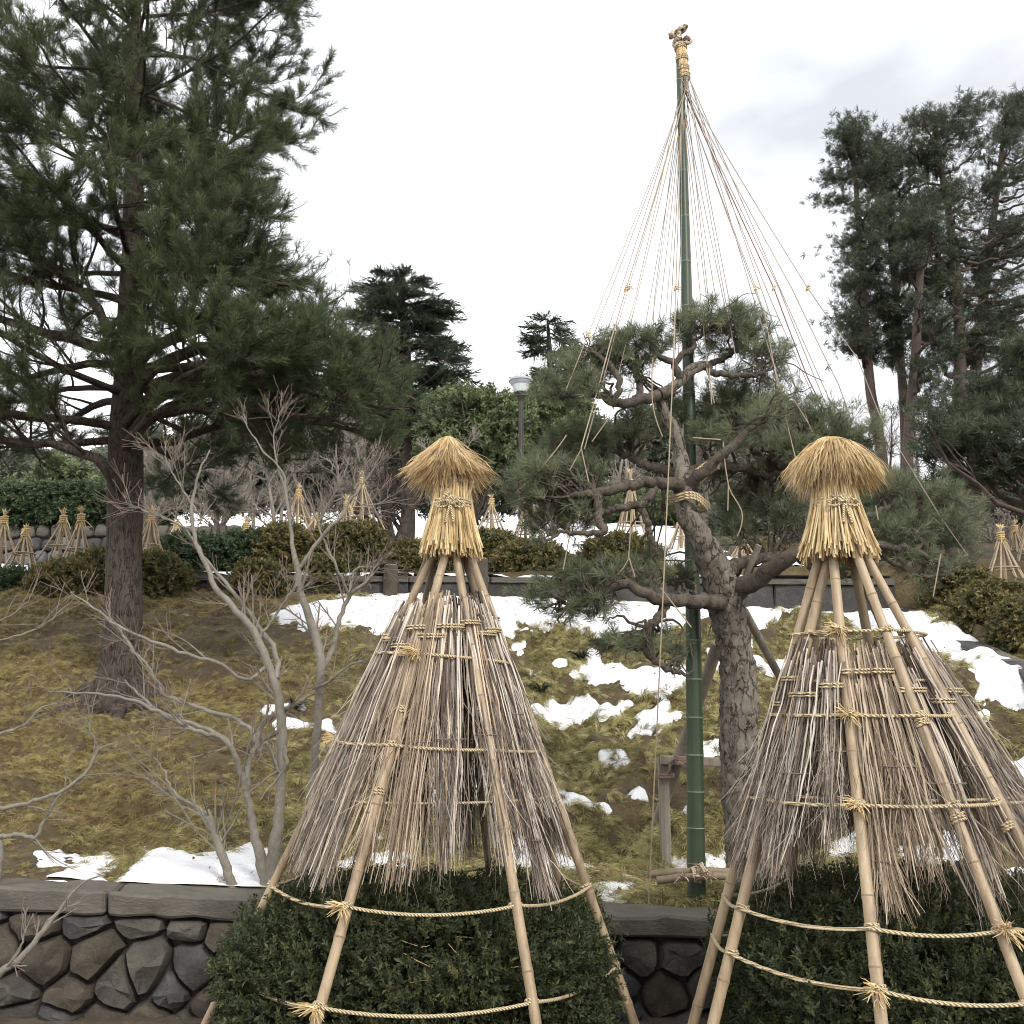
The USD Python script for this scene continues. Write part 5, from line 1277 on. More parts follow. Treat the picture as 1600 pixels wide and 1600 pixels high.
SEC = [[(908, 700), (924, 772)], [(885, 680), (842, 735), (808, 768)], [(908, 702), (890, 735)], [(1020, 560), (1019, 622), (1035, 682)], [(1104, 575), (1116, 630)], [(1108, 575), (1112, 632)], [(1130, 690), (1138, 758), (1160, 806), (1152, 838)], [(1138, 760), (1137, 798)],
       [(1083, 684), (1126, 687)], [(950, 655), (925, 690)], [(893, 820), (880, 890)], [(985, 740), (982, 872), (965, 898)], [(983, 872), (992, 902)], [(1368, 790), (1372, 812)], [(1470, 865), (1458, 932)], [(1032, 918), (1080, 980)], [(1240, 624), (1262, 660)], [(1245, 715), (1255, 740)]]
for rows in SEC:
    line = np.array([at(px, py, NY - 0.5 + 0.02 * i) for i, (px, py) in enumerate(rows)])
    obj("tie_rope", tube(smooth_line(line, 4 * len(line)), 0.0036, 5), M["cord"], bp, smooth=True)
# heavy ropes binding trunk and branch to the pole
for (px, py, dy, tilt) in ((1078, 788, -.33, .25), (1098, 742, -.2, -.5)):
    c_ = at(px, py, NY + dy)
    g = np.linspace(0, 2 * np.pi, 40)
    for j in range(3):
        q = c_ + np.stack([np.cos(g) * (0.105 + 0.004 * j), np.sin(g) * 0.16 + 0.05, np.cos(g) * -0.105 * tilt + 0.016 * j + 0.012 * np.sin(3 * g)], 1)
        obj("binding_rope", tube(q, 0.009, 6, cap=False), M["straw_old"] if j == 5 else M["rope"], bp, smooth=True)
# crossed bamboo sticks lashed to its foot
for (pts, w) in (([(1017, 1366), (1142, 1362)], 11), ([(1026, 1376), (1140, 1369)], 12)):
    q, rr = trace([(px, py, w) for px, py in pts], PY_ - 0.12 - 0.04 * (w == 12), 8)
    culm(q[0], q[-1], rr[0], rr[-1], "bamboo_old", bp, rq, name="foot_stick", node=0.2)
kb = at(1086, 1367, PY_ - 0.14)
obj("foot_lashing", join([wrap(kb + rq.normal(0, 0.02, 3) * [1.6, 0.4, 0.6], rq.normal(size=3) * [1, 0.3, 1], 0.034, 1.5, 0.006, rq) for _ in range(8)] + [straw_clump(kb + [0.03 * i - 0.1, -0.05, 0], [0.4, -0.6, 0.2], 6, 0.05, rq, 0.6, 0.002) for i in range(7)]), M["twig_tan"], bp)

# ---------------------------------------------------------------- wooden props under the old pine
def prop_bar(p, q, r, parent, name, mat="wood_grey"):
    w = np.linspace(0, 1, 6)[:, None]
    obj(name, tube(np.asarray(p) * (1 - w) + np.asarray(q) * w, r, 12), M[mat], parent, smooth=40)
a0 = onground(1041, 6.9)
pf = thing("pine_prop", "weathered wooden frame of post, crossbar and slanting pole beside the old pine trunk", "tree prop", a0)
s = px_size(a0)
topp = at(1040, 1184, 6.9)
v, f = box(-0.034, 0.034, -0.034, 0.034, 0, topp[2] - a0[2] + 0.1, 0.006)
obj("post", (v + a0 - [0, 0, 0.1], f), M["wood_grey"], pf, smooth=30)
b0, b1 = at(1032, 1187, 6.83), at(1150, 1192, 6.83)
v, f = box(0, np.linalg.norm(b1 - b0), -0.03, 0.03, -0.03, 0.03, 0.006)
v[:, 2] += (b1[2] - b0[2]) * v[:, 0] / np.linalg.norm(b1 - b0)
obj("crossbar", (v + b0 + [0, 0, 0.0], f), M["wood_grey"], pf, smooth=30)
prop_bar(at(1122, 1005, 6.25), onground(1018, 7.4) - [0, 0, 0.05], 0.040, pf, "slanting_pole")
prop_bar(at(1163, 955, 6.35), at(1225, 1070, 6.9), 0.028, pf, "strut")
prop_bar(at(1186, 852, 6.0), at(1163, 905, 6.1), 0.020, pf, "strut")
obj("lashing", join([wrap(at(1041, 1212, 6.87), [0, 0, 1], 0.05, 3, 0.006, rq), wrap(at(1066, 1190, 6.75), [0.5, 0.3, 1], 0.055, 3, 0.006, rq)]), M["twig_red"], pf, smooth=True)
st0 = onground(1011, 7.4)
t = thing("short_stake", "short dark stake in the moss left of the pine prop", "stake", st0)
prop_bar(st0 - [0, 0, 0.05], at(1010, 1310, 7.4), 0.022, t, "shaft")
prop_bar(at(1008, 1318, 7.38), at(1018, 1316, 7.38), 0.014, t, "cap")

# ---------------------------------------------------------------- bare grey trees in front of the bank
rz = np.random.default_rng(95)
def bare_tree(name, label, stems_, Y, twig_len, per, rng, parent=None, grow=True, mat="bark_grey", per_fine=3, cat="tree"):
    stems_ = [[(r[0], r[1], r[2] * 0.50) + tuple(r[3:]) for r in s_] for s_ in stems_]
    first = trace(stems_[0], Y, 12)[0][0]
    t = thing(name, label, cat, first)
    tips = []
    for k, rows in enumerate(stems_):
        p, r = trace(rows, Y, 4 * len(rows), 0.004, rng)
        v, f = tube(p, r, 16)
        v = v + 0.18 * np.median(r) * (meshkit.fbm(v * 11, 3, k)[:, None] - 0.5) * rng.normal(size=3) * 0.9
        obj("stem" if r[0] > 0.02 else "branch", (v, f), M[mat], t, smooth=True)
        q = smooth_line(np.c_[p, r], 10)
        tips.append(q)
    T = np.array(tips)
    P, R = T[:, :, :3], T[:, :, 3]
    w = np.clip((R[:, 0] < 0.02).astype(int) * 2 + 1, 1, 3)
    A, AR = children(P, R, per, 0.3, 1.0, 0.70, twig_len, 9, rng, up=0.12, bend=0.02, wig=0.085, rr=0.42, end=0.45)
    AR = np.clip(AR, 0.0019, 0.0055)
    B, BR = children(A, AR, per_fine, 0.25, 0.95, 0.6, twig_len * 0.55, 6, rng, up=0.1, bend=0.02, wig=0.07, rr=0.6, end=0.5)
    obj("twigs", tubes(A, AR, 5), M["bark_grey"], t, smooth=False, kind="stuff")
    obj("fine_twigs", tubes(B, np.maximum(BR, 0.0013), 3), M["twig_red"], t, kind="stuff")
    return t
STEMS = [[(418, 1392, 44), (410, 1349, 36), (402, 1320, 30), (393, 1275, 24), (386, 1240, 21, -.02), (375, 1205, 18, -.05), (364, 1172, 17, -.08), (345, 1155, 15, -.12), (300, 1140, 13, -.2), (230, 1105, 11, -.3), (190, 1090, 9, -.35), (130, 1082, 7, -.4), (75, 1081, 4, -.45)],
         [(366, 1175, 15, -.08), (345, 1150, 14, 0), (292, 1129, 12, .1), (244, 1109, 10, .15), (212, 1079, 7, .2), (195, 1062, 4, .2)],
         [(384, 1240, 18, -.02), (390, 1195, 17, .05), (403, 1157, 16, .1), (409, 1131, 16, .1), (440, 1112, 15, .05), (478, 1091, 13, 0)],
         [(400, 1160, 15, .1), (390, 1139, 14, .15), (375, 1127, 13, .18), (322, 1109, 13, .25), (285, 1097, 12, .3), (259, 1086, 12, .3), (240, 1056, 11, .3), (225, 1034, 9, .3), (200, 1008, 8, .3), (184, 981, 7, .3), (150, 953, 4, .3)],
         [(424, 1392, 48), (426, 1349, 42), (437, 1262, 33), (442, 1169, 30), (435, 1094, 28), (414, 1025, 25), (403, 1000, 23), (375, 959, 20), (344, 928, 18), (325, 888, 15), (306, 844, 13), (300, 800, 11), (306, 756, 8), (328, 703, 5)],
         [(432, 1060, 18), (431, 1022, 16, .1), (406, 981, 14, .15), (369, 931, 12, .15), (328, 881, 9, .2), (300, 840, 6, .2), (268, 800, 4, .2)],
         [(418, 1040, 14), (381, 1062, 11, -.1), (344, 1037, 11, -.2), (281, 1019, 11, -.3), (219, 994, 10, -.35), (175, 972, 8, -.4), (150, 953, 6, -.4), (110, 925, 4, -.4)],
         [(434, 1150, 15), (447, 1192, 14, -.02), (438, 1210, 12, -.02), (428, 1185, 11, -.05), (415, 1160, 10, -.08), (404, 1180, 6, -.08)],
         [(306, 800, 9), (290, 770, 6), (270, 740, 5), (258, 715, 3)], [(301, 830, 8), (262, 812, 6), (230, 800, 5), (205, 790, 3)], [(403, 1000, 10), (425, 968, 8), (448, 935, 5), (460, 915, 3)]]
bare_tree("bare_tree", "smooth grey bare tree with several crooked stems beside the coping", STEMS, 6.0, 0.40, 10, rz, per_fine=5)
STEMS2 = [[(470, 1372, 36), (478, 1300, 30), (488, 1230, 27), (494, 1150, 25), (498, 1090, 25), (502, 1040, 27), (495, 1000, 27), (482, 962, 25), (470, 925, 21), (465, 887, 19), (457, 850, 13), (452, 812, 11), (447, 762, 9), (443, 740, 7), (412, 706, 5), (377, 650, 3)],
          [(466, 890, 14), (482, 868, 13), (505, 835, 12), (530, 810, 11), (550, 780, 8), (575, 745, 5), (600, 700, 3)],
          [(500, 1045, 24), (515, 1025, 18, .1), (532, 962, 15, .15), (545, 932, 13, .15), (570, 910, 10, .15), (592, 886, 6, .2)],
          [(546, 932, 9, .15), (525, 885, 8, .1), (508, 850, 7, .1), (490, 800, 5, .1), (470, 760, 3, .1)], [(546, 930, 8, .15), (552, 895, 7, .2), (566, 885, 5, .2), (590, 888, 3, .2)],
          [(490, 1075, 12), (512, 1065, 9, -.1), (545, 1040, 7, -.15), (575, 1030, 4, -.2)], [(447, 765, 7), (432, 720, 5), (428, 690, 4), (440, 640, 2)], [(552, 780, 5), (585, 790, 4), (610, 772, 2)]]
bare_tree("bare_tree", "smooth grey bare tree with a pale forked stem left of the narrower shelter", STEMS2, 6.25, 0.34, 10, rz, per_fine=5)
STEMS3 = [[(366, 1392, 34), (360, 1371, 29), (337, 1311, 25), (325, 1272, 22), (322, 1266, 20)], [(333, 1300, 14), (319, 1271, 13), (277, 1244, 11), (262, 1222, 9), (257, 1205, 6), (232, 1180, 3)],
          [(322, 1280, 9), (290, 1262, 7), (255, 1235, 5), (218, 1208, 3)]]
bare_tree("bare_stump", "cut grey stump with thin upright shoots behind the coping", STEMS3, 5.98, 0.55, 9, rz, per_fine=1, cat="stump")
STEMS4 = [[(-30, 1400, 44), (-8, 1370, 38), (-2, 1335, 34), (-22, 1290, 30), (-60, 1220, 26)], [(-10, 1310, 16), (30, 1305, 13), (52, 1309, 12), (70, 1280, 9), (95, 1240, 6), (101, 1230, 3)],
          [(-40, 1270, 15), (0, 1264, 13), (56, 1251, 12), (109, 1229, 11), (139, 1202, 9), (154, 1172, 8), (182, 1160, 4)], [(-40, 1160, 11), (0, 1146, 10), (34, 1135, 8), (67, 1105, 5), (100, 1098, 3)], [(154, 1172, 6), (146, 1150, 5), (130, 1120, 3)],
          [(-60, 1010, 7), (0, 1000, 5), (50, 985, 6), (90, 960, 4), (120, 930, 2)], [(-60, 990, 5), (10, 965, 4), (45, 940, 3)]]
bare_tree("bare_tree", "grey bare tree at the left edge reaching over the coping", STEMS4, 5.9, 0.36, 6, rz)
STEMS5 = [[(-60, 1600, 30), (0, 1521, 24), (45, 1484, 19), (70, 1450, 16), (86, 1431, 12), (120, 1386, 8), (161, 1367, 4)], [(66, 1452, 9), (92, 1425, 6), (125, 1410, 3)], [(10, 1512, 8), (40, 1450, 5), (36, 1418, 3)]]
bare_tree("bare_branch", "thin bare branch leaning in front of the stone wall at the lower left", STEMS5, 5.25, 0.18, 5, rz, per_fine=2, cat="branch")

# small dark ferns among the moss
for px, py, lab in ((908, 1034, "small dark fern in the moss beside the upper snow patch"), (846, 1086, "low dark green plant in the moss right of the narrower shelter"), (462, 1112, "low green plant by a small snow patch between the bare tree stems")):
    c = hit(px, py)
    t = thing("fern", lab, "fern", c)
    n = 46
    a = rz.uniform(0, 2 * np.pi, n); L = rz.uniform(0.10, 0.20, n); u = np.linspace(0, 1, 6)[None]
    Q = c + np.stack([np.cos(a)[:, None] * L[:, None] * u, np.sin(a)[:, None] * L[:, None] * u, 0.11 * np.sin(u * 2.4) * (L / 0.2)[:, None] + 0.01], -1)
    obj("frond", ribbons(Q, 0.022 * np.array([[0.5, 1, 1, 0.8, 0.5, 0.1]]) * np.ones((n, 1)), unit(np.stack([-np.sin(a), np.cos(a), rz.normal(0, 0.3, n)], 1))), M["leaf_hedge"], t, kind="stuff")
# ---------------------------------------------------------------- background trees
rk = np.random.default_rng(101)
def tall_pine(label, trunk, Y, pads, rng, dens=1.0, mat="bark_red", lean=()):
    P, R = trace([(r_[0], r_[1], r_[2] * 0.74) for r_ in trunk], Y, 50)
    zb = float(ground(P[0, 0], P[0, 1]))
    if P[0, 2] > zb:
        P = np.vstack([[P[0, 0] + 0.0, P[0, 1], zb - 0.2], P]); R = np.r_[R[0] * 1.25, R]
    t = thing("tall_pine", label, "tree", P[0])
    obj("trunk", tube(P, R, 14), M[mat], t, smooth=True)
    pos, dr = [], []
    tx, ty = trunk[-1][0], trunk[-1][1]
    if len(pads) > 15:
        pads = list(pads) + [(tx, ty + 4, 12, 9), (tx + 3, ty + 18, 22, 10), (tx - 4, ty + 34, 28, 11), (tx + 5, ty + 50, 32, 11), (tx, ty + 75, 34, 11)]
    for (px, py, a, b) in pads:
        dy = rng.normal(0, 0.7)
        c = at(px, py, Y + dy); s = px_size(c)
        r = np.array([a * s, a * s * 0.9, b * s])
        i = int(np.argmin(np.abs(P[:, 2] - (c[2] - 0.35 * abs(c[0] - P[:, 0].mean())))))
        d = np.linalg.norm(c - P[i])
        u = np.linspace(0, 1, 8)[:, None]
        line = P[i] * (1 - u) + c * u; line[:, 2] += -0.10 * d * np.sin(np.pi * u[:, 0]); line[1:] += rng.normal(0, 0.04, (7, 3))
        obj("limb", tube(line, np.linspace(min(R[i] * 0.45, 0.06), 0.015, 8), 7), M[mat if a > 30 else "bark_dark"], t, smooth=True)
        n = max(6, int(a * b * 0.040 * dens))
        e, _ = blob(max(4, n // 5), c, r, rng, 0.8)
        q = line[5][None, None] * (1 - u[None]) + e[:, None] * u[None]
        q = q + np.cumsum(rng.normal(0, 0.03, q.shape), 1) * (u[None] > 0)
        pos_, _ = blob(n * 3, c, r, rng, 0.75)
        # needles gather in layered clumps
        cl, _ = blob(max(4, n // 2), c, r * 1.1, rng, 0.95)
        j = rng.integers(0, len(cl), int(n * 4.0))
        p2 = cl[j] + rng.normal(0, 1, (len(j), 3)) * np.array([0.17, 0.17, 0.055])
        pp = np.vstack([pos_[: n // 2], p2])
        pos.append(pp); dr.append(unit(rng.normal(0, 0.75, pp.shape) + [0, 0, 0.7]))
        obj("twigs", tubes(q, np.linspace(0.016, 0.006, 8)[None], 3), M["bark_dark"], t, kind="stuff")
    pos, dr = np.vstack(pos), np.vstack(dr)
    scatter("needles", TUFT_FAR, M["needle_far"], pos, dr, rng.uniform(0.7, 1.25, len(pos)), t, rng)

def storeys(xc, y0, y1, left, right, n, rng, a=(18, 40), b=(7, 13)):
    """Flat needle storeys between two rows, within left/right reaches given as functions of the row."""
    out = []
    for k in range(n):
        y = y0 + (y1 - y0) * (k + rng.uniform(0, 1)) / n
        lo, hi = left(y), right(y)
        x = rng.uniform(lo, hi)
        w = min(rng.uniform(*a), max(10, (hi - lo) * 0.45))
        out.append((np.clip(x, lo + w * 0.6, hi - w * 0.6) if hi - lo > 1.2 * w else (lo + hi) / 2, y, w, rng.uniform(*b)))
    return out
I = np.interp
tall_pine("slender red-trunked pine, leftmost of the tall pines on the right", [(1380, 735, 24), (1370, 660, 22), (1360, 610, 21), (1352, 520, 18), (1346, 400, 14), (1338, 300, 10), (1334, 190, 5)], 20.0,
          storeys(1345, 190, 560, lambda y: I(y, [190, 240, 330, 420, 480, 560], [1318, 1292, 1288, 1312, 1300, 1325]), lambda y: I(y, [190, 240, 330, 480, 560], [1350, 1385, 1405, 1400, 1385]), 46, rk), rk)
tall_pine("straight dark-stemmed pine second from the left of the tall pines", [(1415, 740, 22), (1413, 640, 20), (1407, 560, 17), (1398, 440, 15), (1388, 330, 11), (1378, 225, 5)], 21.0,
          storeys(1390, 215, 570, lambda y: I(y, [215, 260, 400, 570], [1368, 1350, 1345, 1370]), lambda y: I(y, [215, 260, 400, 570], [1395, 1430, 1455, 1440]), 40, rk), rk)
tall_pine("forked red pine in the middle of the tall pines", [(1418, 745, 24), (1421, 660, 22), (1428, 590, 20), (1434, 500, 18), (1437, 440, 15), (1445, 380, 9), (1450, 310, 5)], 19.0,
          storeys(1440, 300, 600, lambda y: I(y, [300, 400, 600], [1415, 1405, 1385]), lambda y: I(y, [300, 400, 600], [1480, 1500, 1480]), 26, rk), rk)
tall_pine("tallest red-trunked pine with an open airy top", [(1492, 745, 30), (1497, 660, 28), (1500, 600, 26), (1499, 520, 23), (1494, 430, 20), (1482, 330, 15), (1468, 250, 10), (1462, 175, 5)], 20.5,
          storeys(1490, 160, 640, lambda y: I(y, [160, 220, 320, 640], [1425, 1400, 1405, 1425]), lambda y: I(y, [160, 220, 320, 640], [1530, 1570, 1600, 1620]), 84, rk), rk, 0.8)
tall_pine("broad pine cut by the right edge of the picture", [(1522, 745, 26), (1521, 640, 24), (1530, 520, 22), (1545, 400, 17), (1560, 280, 11), (1572, 170, 5)], 22.0,
          storeys(1560, 150, 640, lambda y: I(y, [150, 260, 640], [1560, 1520, 1490]), lambda y: I(y, [150, 260, 640], [1600, 1680, 1720]), 80, rk), rk, 0.9)
tall_pine("low dark pine bough reaching in at the right edge", [(1690, 900, 40), (1685, 760, 36), (1675, 640, 30), (1660, 520, 24), (1650, 400, 16)], 14.0,
          [(1520, 682, 70, 26), (1470, 708, 52, 18), (1580, 650, 62, 34), (1590, 715, 60, 34), (1545, 612, 60, 22), (1605, 560, 50, 30), (1440, 672, 32, 12), (1500, 640, 50, 16), (1560, 745, 50, 20), (1610, 780, 30, 24), (1490, 745, 40, 12)], rk, 0.85)

def layered_cedar(label, trunk, Y, half, rows_, rng, dens):
    P, R = trace(trunk, Y, 30)
    t = thing("cedar", label, "tree", [P[0, 0], P[0, 1], float(ground(P[0, 0], P[0, 1]))])
    P2 = np.vstack([[P[0, 0], P[0, 1], float(ground(P[0, 0], P[0, 1])) - 0.2], P]); R2 = np.r_[R[0] * 1.2, R]
    obj("trunk", tube(P2, R2, 12), M["bark_dark"], t, smooth=True)
    pos, dr, tw_ = [], [], []
    for k in range(rows_):
        y = trunk[-1][1] + (trunk[0][1] - trunk[-1][1]) * (k + rng.uniform(0, 1)) / rows_
        i = int(np.argmin(np.abs(to_px(P)[:, 1] - y)))
        g = rng.uniform(0, 2 * np.pi)
        reach = half(y, math.cos(g) > 0) * px_size(P[i]) * rng.uniform(0.6, 1.05)
        u = np.linspace(0, 1, 8)
        line = P[i] + np.stack([np.cos(g) * reach * u, np.sin(g) * reach * u, reach * (0.16 * u - 0.30 * u ** 2)], 1)
        obj("limb", tube(line, np.linspace(min(0.07, R[i] * 0.5), 0.02, 8), 6), M["bark_dark"], t, smooth=True)
        n = int(26 * dens * max(0.3, reach / 2.5))
        w = rng.uniform(0.25, 1, n)
        side = rng.normal(0, 0.17 * reach, n) * (1.1 - 0.6 * w)
        b = P[i] + np.stack([np.cos(g) * reach * w - np.sin(g) * side, np.sin(g) * reach * w + np.cos(g) * side, reach * (0.16 * w - 0.30 * w ** 2) + rng.normal(0, 0.03, n)], 1)
        pos.append(b); dr.append(np.stack([np.cos(g) + rng.normal(0, 0.5, n), np.sin(g) + rng.normal(0, 0.5, n), rng.normal(-0.08, 0.10, n)], 1))
    pos, dr = np.vstack(pos), np.vstack(dr)
    scatter("needles", SPRAY_CEDAR, M["needle_cedar"], pos, dr, rng.uniform(0.8, 1.4, len(pos)), t, rng)
layered_cedar("dark layered cedar standing alone against the sky behind the narrower shelter", [(640, 690, 20), (636, 600, 18), (632, 520, 14), (628, 470, 9), (625, 428, 3)], 34.0,
              lambda y, rt_: I(y, [425, 450, 480, 520, 560, 600, 650], [12, 62, 74, 78, 84, 92, 100] if rt_ else [18, 70, 78, 76, 84, 70, 70]), 92, rk, 1.7)
layered_cedar("small dark conifer behind the park lamp", [(868, 700, 16), (862, 600, 12), (858, 540, 8), (856, 500, 3)], 36.0, lambda y, rt_: I(y, [500, 520, 560, 620, 700], [8, 26, 36, 48, 60]), 60, rk, 1.2)

def leafy_tree(label, blobs, Y, rng, mat, sprigs, dens, name="evergreen_tree", cat="tree"):
    c0 = at(blobs[0][0], blobs[0][1], Y)
    g0 = float(ground(c0[0], Y))
    t = thing(name, label, cat, (c0[0], Y, g0))
    pos, dr, tops = [], [], []
    for (px, py, a, b) in blobs:
        c = at(px, py, Y + rng.normal(0, 0.5)); s = px_size(c); r = np.array([a, a, b]) * s
        n = int(a * b * dens)
        p, d = blob(n, c, r, rng, 0.6); pos.append(p); dr.append(unit(d + rng.normal(0, 0.6, d.shape) + [0, 0, 0.3])); tops.append(blob(4, c, r * 0.7, rng)[0])
    tops = np.vstack(tops)
    obj("trunk", stems(np.array([[c0[0], Y, g0 - 0.1]] * 3) + rng.normal(0, 0.1, (3, 3)), tops[:3], 0.11, rng, 8, 8, 0.08), M["bark_dark"], t)
    obj("limb", stems(np.array([[c0[0], Y, g0 + 0.3]] * len(tops)), tops, 0.05, rng, 8, 5, 0.1), M["bark_dark"], t)
    pos, dr = np.vstack(pos), np.vstack(dr)
    k = pos[:, 2] > ground(pos[:, 0], pos[:, 1])
    scatter("foliage", sprigs, M[mat], pos[k], dr[k], rng.uniform(0.7, 1.3, k.sum()), t, rng)
leafy_tree("olive green broadleaf tree behind the narrower shelter's straw hat", [(740, 665, 58, 42), (705, 645, 32, 26), (770, 690, 44, 50), (700, 700, 40, 40), (745, 730, 50, 40), (798, 650, 24, 28), (720, 628, 20, 14), (765, 632, 22, 14), (684, 668, 22, 18)], 25, rk, "leaf_olive", SPRIG_TREE, 0.34)
leafy_tree("olive broadleaf tree behind the park lamp", [(845, 650, 46, 40), (880, 640, 40, 40), (835, 700, 40, 46), (800, 720, 36, 40), (890, 700, 50, 40)], 27, rk, "leaf_olive", SPRIG_TREE, 0.5)
leafy_tree("pale green small tree behind the hedge left of the big pine trunk", [(115, 765, 34, 22), (95, 750, 22, 20), (60, 775, 40, 18)], 22, rk, "leaf_olive", SPRIG_TREE, 0.5)
leafy_tree("rounded bright green bush behind the tall pale rope cone", [(1000, 790, 44, 26), (960, 795, 34, 22), (1040, 800, 30, 22)], 20, rk, "leaf_olive", SPRIG_SHRUB, 0.9, "round_bush", "bush")
leafy_tree("dark green bush under the old pine right of its trunk", [(1200, 820, 50, 36), (1150, 815, 40, 30), (1240, 840, 40, 24)], 18, rk, "leaf_wood", SPRIG_SHRUB, 0.9, "round_bush", "bush")
# the far wood that closes the view
def wood(label, spans, Y, rng, mat, dens, sprigs):
    pos, dr = [], []
    for (x0, x1, top0, top1, bottom) in spans:
        n = int((x1 - x0) * (bottom - (top0 + top1) / 2) * dens)
        px = rng.uniform(x0, x1, n); tp = I(px, [x0, x1], [top0, top1]) + 26 * (meshkit.fbm(np.stack([px * 0.02, 0 * px, 0 * px], 1), 3, 7) - 0.5) * 2
        py = tp + (bottom - tp) * rng.uniform(0, 1, n) ** 1.15
        p = at(px, py, Y + rng.uniform(-1.5, 2.5, n)); pos.append(p); dr.append(unit(rng.normal(0, 0.8, p.shape) + [0, -0.4, 0.5]))
    pos, dr = np.vstack(pos), np.vstack(dr)
    scatter("wood", sprigs, M[mat], pos, dr, rng.uniform(0.8, 1.5, len(pos)), None, rng, label=label, category="wood")
wood("distant grey green wood closing the view behind the garden", [(-300, 60, 690, 715, 800), (60, 280, 715, 690, 800), (280, 700, 668, 650, 800), (700, 960, 640, 660, 800), (960, 1260, 655, 640, 830), (1260, 1340, 650, 720, 840), (1340, 1900, 760, 770, 860)], 40, rk, "leaf_wood", 0.085, SPRIG_FAR)
# clipped hedge and stone wall at the left of the upper garden
hx0, hx1 = float(at(-160, 800, 20.5)[0]), float(at(262, 800, 20.5)[0])
th = thing("long_hedge", "long dark green hedge on top of the grey stone wall at the left", "hedge", ((hx0 + hx1) / 2, 20.5, tz(100, 822, 20.5)))
n = 9000
c = np.array([(hx0 + hx1) / 2, 20.6, (tz(100, 822, 20.5) + tz(100, 772, 20.5)) / 2])
p, d = blob(n, c, np.array([(hx1 - hx0) / 2, 0.55, (tz(100, 772, 20.5) - tz(100, 822, 20.5)) / 2 * 1.15]), rk, 0.4, 5)
scatter("foliage", SPRIG_SHRUB, M["leaf_green"], p, unit(d + rk.normal(0, 0.5, d.shape)), rk.uniform(1.1, 1.9, n), th, rk)
k = 14
b = np.stack([np.linspace(hx0, hx1, k), np.full(k, 20.6), np.full(k, tz(100, 824, 20.5))], 1)
obj("stem", stems(b, b + [0, 0, 0.6], 0.03, rk), M["bark_dark"], th)
uw = thing("upper_wall", "grey rough stone wall below the long hedge at the left", "wall", (hx0, 20.2, 0))
z1_, z0_ = tz(100, 822, 20.2), tz(100, 905, 20.2)
obj("core", box(hx0, hx1 + 1.6, 20.12, 20.9, z0_ - 0.6, z1_ - 0.03, 0.02), M["mortar"], uw)
nx = 24
for row_ in range(4):
    for i in range(nx):
        if rk.uniform() < 0.02: continue
        w_ = (hx1 + 1.6 - hx0) / nx; x0 = hx0 + (i + 0.5 * (row_ % 2)) * w_; h_ = (z1_ - z0_) / 4
        m = trimesh.creation.icosphere(1, 1.0)
        v = np.array(m.vertices); v = np.sign(v) * np.abs(v) ** 0.6
        v = v * [w_ * 0.52, 0.12, h_ * 0.50] * rk.uniform(0.9, 1.04, 3) + [x0 + w_ / 2, 20.12, z0_ + (row_ + 0.5) * h_ + rk.normal(0, 0.015)]
        v += 0.05 * (meshkit.noise(v * 7, 3)[:, None] - 0.5)
        obj("stone", (v, m.faces), M[("stone_grey", "stone_dark", "coping", "stone_grey")[int(rk.integers(0, 4)) if row_ < 3 else 2]], uw, smooth=50)

def bare_far(label, px, base, top, spread, Y, rng, mat="twig_far", n1=9, trunks=1, name="bare_background_tree", r0=0.07):
    b = at(px, base, Y); b[2] = min(b[2], float(ground(b[0], Y))) - 0.05
    hgt = float(at(px, top, Y)[2]) - b[2]
    t = thing(name, label, "tree", b)
    K = 12; T = []
    for k in range(trunks):
        d = unit(np.array([rng.normal(0, 0.22), rng.normal(0, 0.22), 1.0])); q = [b + rng.normal(0, 0.12, 3) * [1, 1, 0] * (trunks > 1)]
        for j in range(K - 1):
            q.append(q[-1] + d * hgt * 0.8 / (K - 1)); d = unit(d + rng.normal(0, 0.09, 3) + [0, 0, 0.04])
        T.append(q)
    T = np.array(T); R = np.tile(np.linspace(r0, r0 * 0.25, K), (trunks, 1))
    for k in range(trunks):
        obj("trunk", tube(T[k], R[k], 9), M[mat], t, smooth=True)
    s = spread * px_size(b)
    A, AR = children(T, R, n1, 0.22, 1.0, 0.85, s, 10, rng, up=0.25, bend=0.03, wig=0.13, rr=0.5, end=0.3)
    B, BR = children(A, AR, 7, 0.2, 1.0, 0.7, s * 0.55, 7, rng, up=0.12, bend=0.02, wig=0.15, rr=0.55, end=0.35)
    C, CR = children(B, BR, 5, 0.2, 1.0, 0.65, s * 0.28, 5, rng, up=0.08, bend=0.02, wig=0.15, rr=0.6, end=0.5)
    obj("limbs", tubes(A, np.maximum(AR, 0.010), 5), M[mat], t, kind="stuff")
    obj("twigs", join([tubes(B, np.maximum(BR, 0.006), 3), tubes(C, np.maximum(CR, 0.0042), 3)]), M[mat], t, kind="stuff")
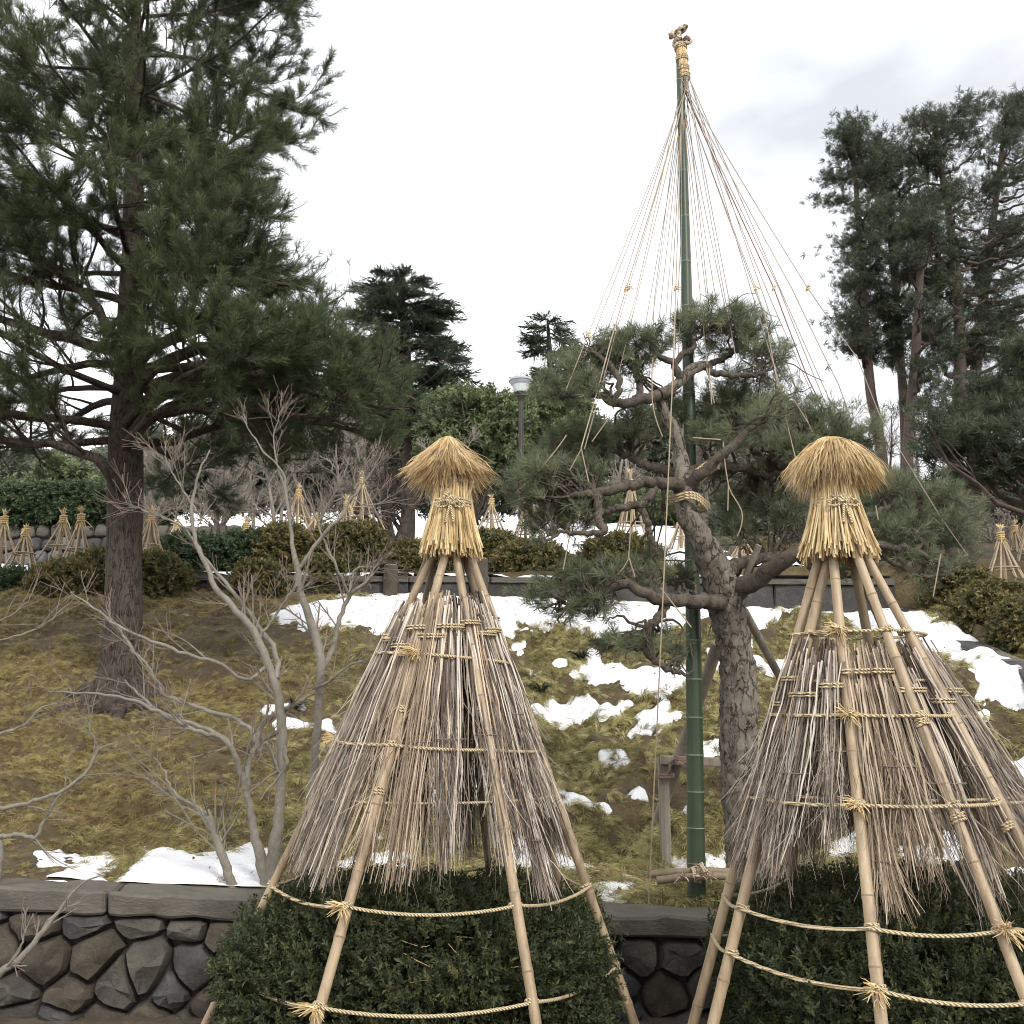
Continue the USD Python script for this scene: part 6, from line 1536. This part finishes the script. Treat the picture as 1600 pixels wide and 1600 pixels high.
FAR = [(255, 850, 690, 60, 17.5, 10, 3, "pale bare bush tree just right of the big pine trunk"), (345, 850, 680, 75, 18.5, 10, 3, "bare many-stemmed tree behind the bare grey tree's left stems"), (425, 840, 665, 75, 20, 10, 3, "bare twiggy tree behind the snow-capped shrubs"),
       (500, 830, 655, 80, 21, 10, 3, "bare twiggy tree behind the two rope cones"), (570, 830, 650, 70, 20, 10, 3, "bare tree behind the tall rope cone"), (612, 845, 690, 70, 18, 10, 2, "dark leaning bare tree left of the narrower shelter's hat"), (680, 830, 660, 60, 22, 9, 2, "bare tree behind the narrower shelter's hat"),
       (960, 850, 640, 60, 21, 9, 2, "bare tree behind the old pine's left boughs"), (1040, 840, 640, 60, 21, 9, 2, "bare tree behind the old pine's trunk"), (1130, 850, 610, 70, 22, 9, 3, "bare tree behind the green bamboo pole's right side"), (1215, 850, 590, 75, 24, 10, 3, "bare tree behind the wider shelter's hat, left side"), (1290, 850, 580, 75, 25, 10, 3, "bare tree directly behind the wider shelter's hat"),
       (1345, 850, 590, 65, 25, 10, 3, "bare tree at the foot of the leftmost tall pine"), (1395, 840, 610, 60, 25, 10, 2, "bare tree between the first two tall pine trunks"), (1455, 840, 620, 60, 26, 10, 2, "bare tree between the middle tall pine trunks"), (1540, 840, 640, 60, 26, 10, 3, "bare tree right of the tallest pine's trunk"), (1590, 840, 680, 50, 24, 9, 2, "bare tree near the right edge"),
       (1500, 915, 800, 40, 15.5, 9, 4, "low bare bush left of the leaning rope cone at the right edge"), (1590, 915, 780, 45, 16.5, 9, 4, "low bare bush behind the rope cones at the right edge"), (1250, 880, 790, 45, 17, 9, 4, "low bare bush behind the wider shelter's straw skirt"), (870, 850, 740, 50, 19, 9, 3, "bare bush on the snow mound behind the old pine's left boughs")]
leafy_tree("dark evergreen bush behind the rope cones at the right edge", [(1590, 800, 44, 34), (1540, 815, 36, 26), (1640, 790, 40, 40)], 18.5, rk, "leaf_wood", SPRIG_SHRUB, 0.8, "round_bush", "bush")
for (px, b_, t_, sp, Y, n1, tr, lab) in FAR:
    bare_far(lab, px, b_, t_, sp, Y, rk, mat="bark_dark" if px == 612 else ("twig_red" if px in (1395, 1540) else "twig_far"), n1=n1, trunks=tr, r0=0.13 if px == 612 else 0.06)
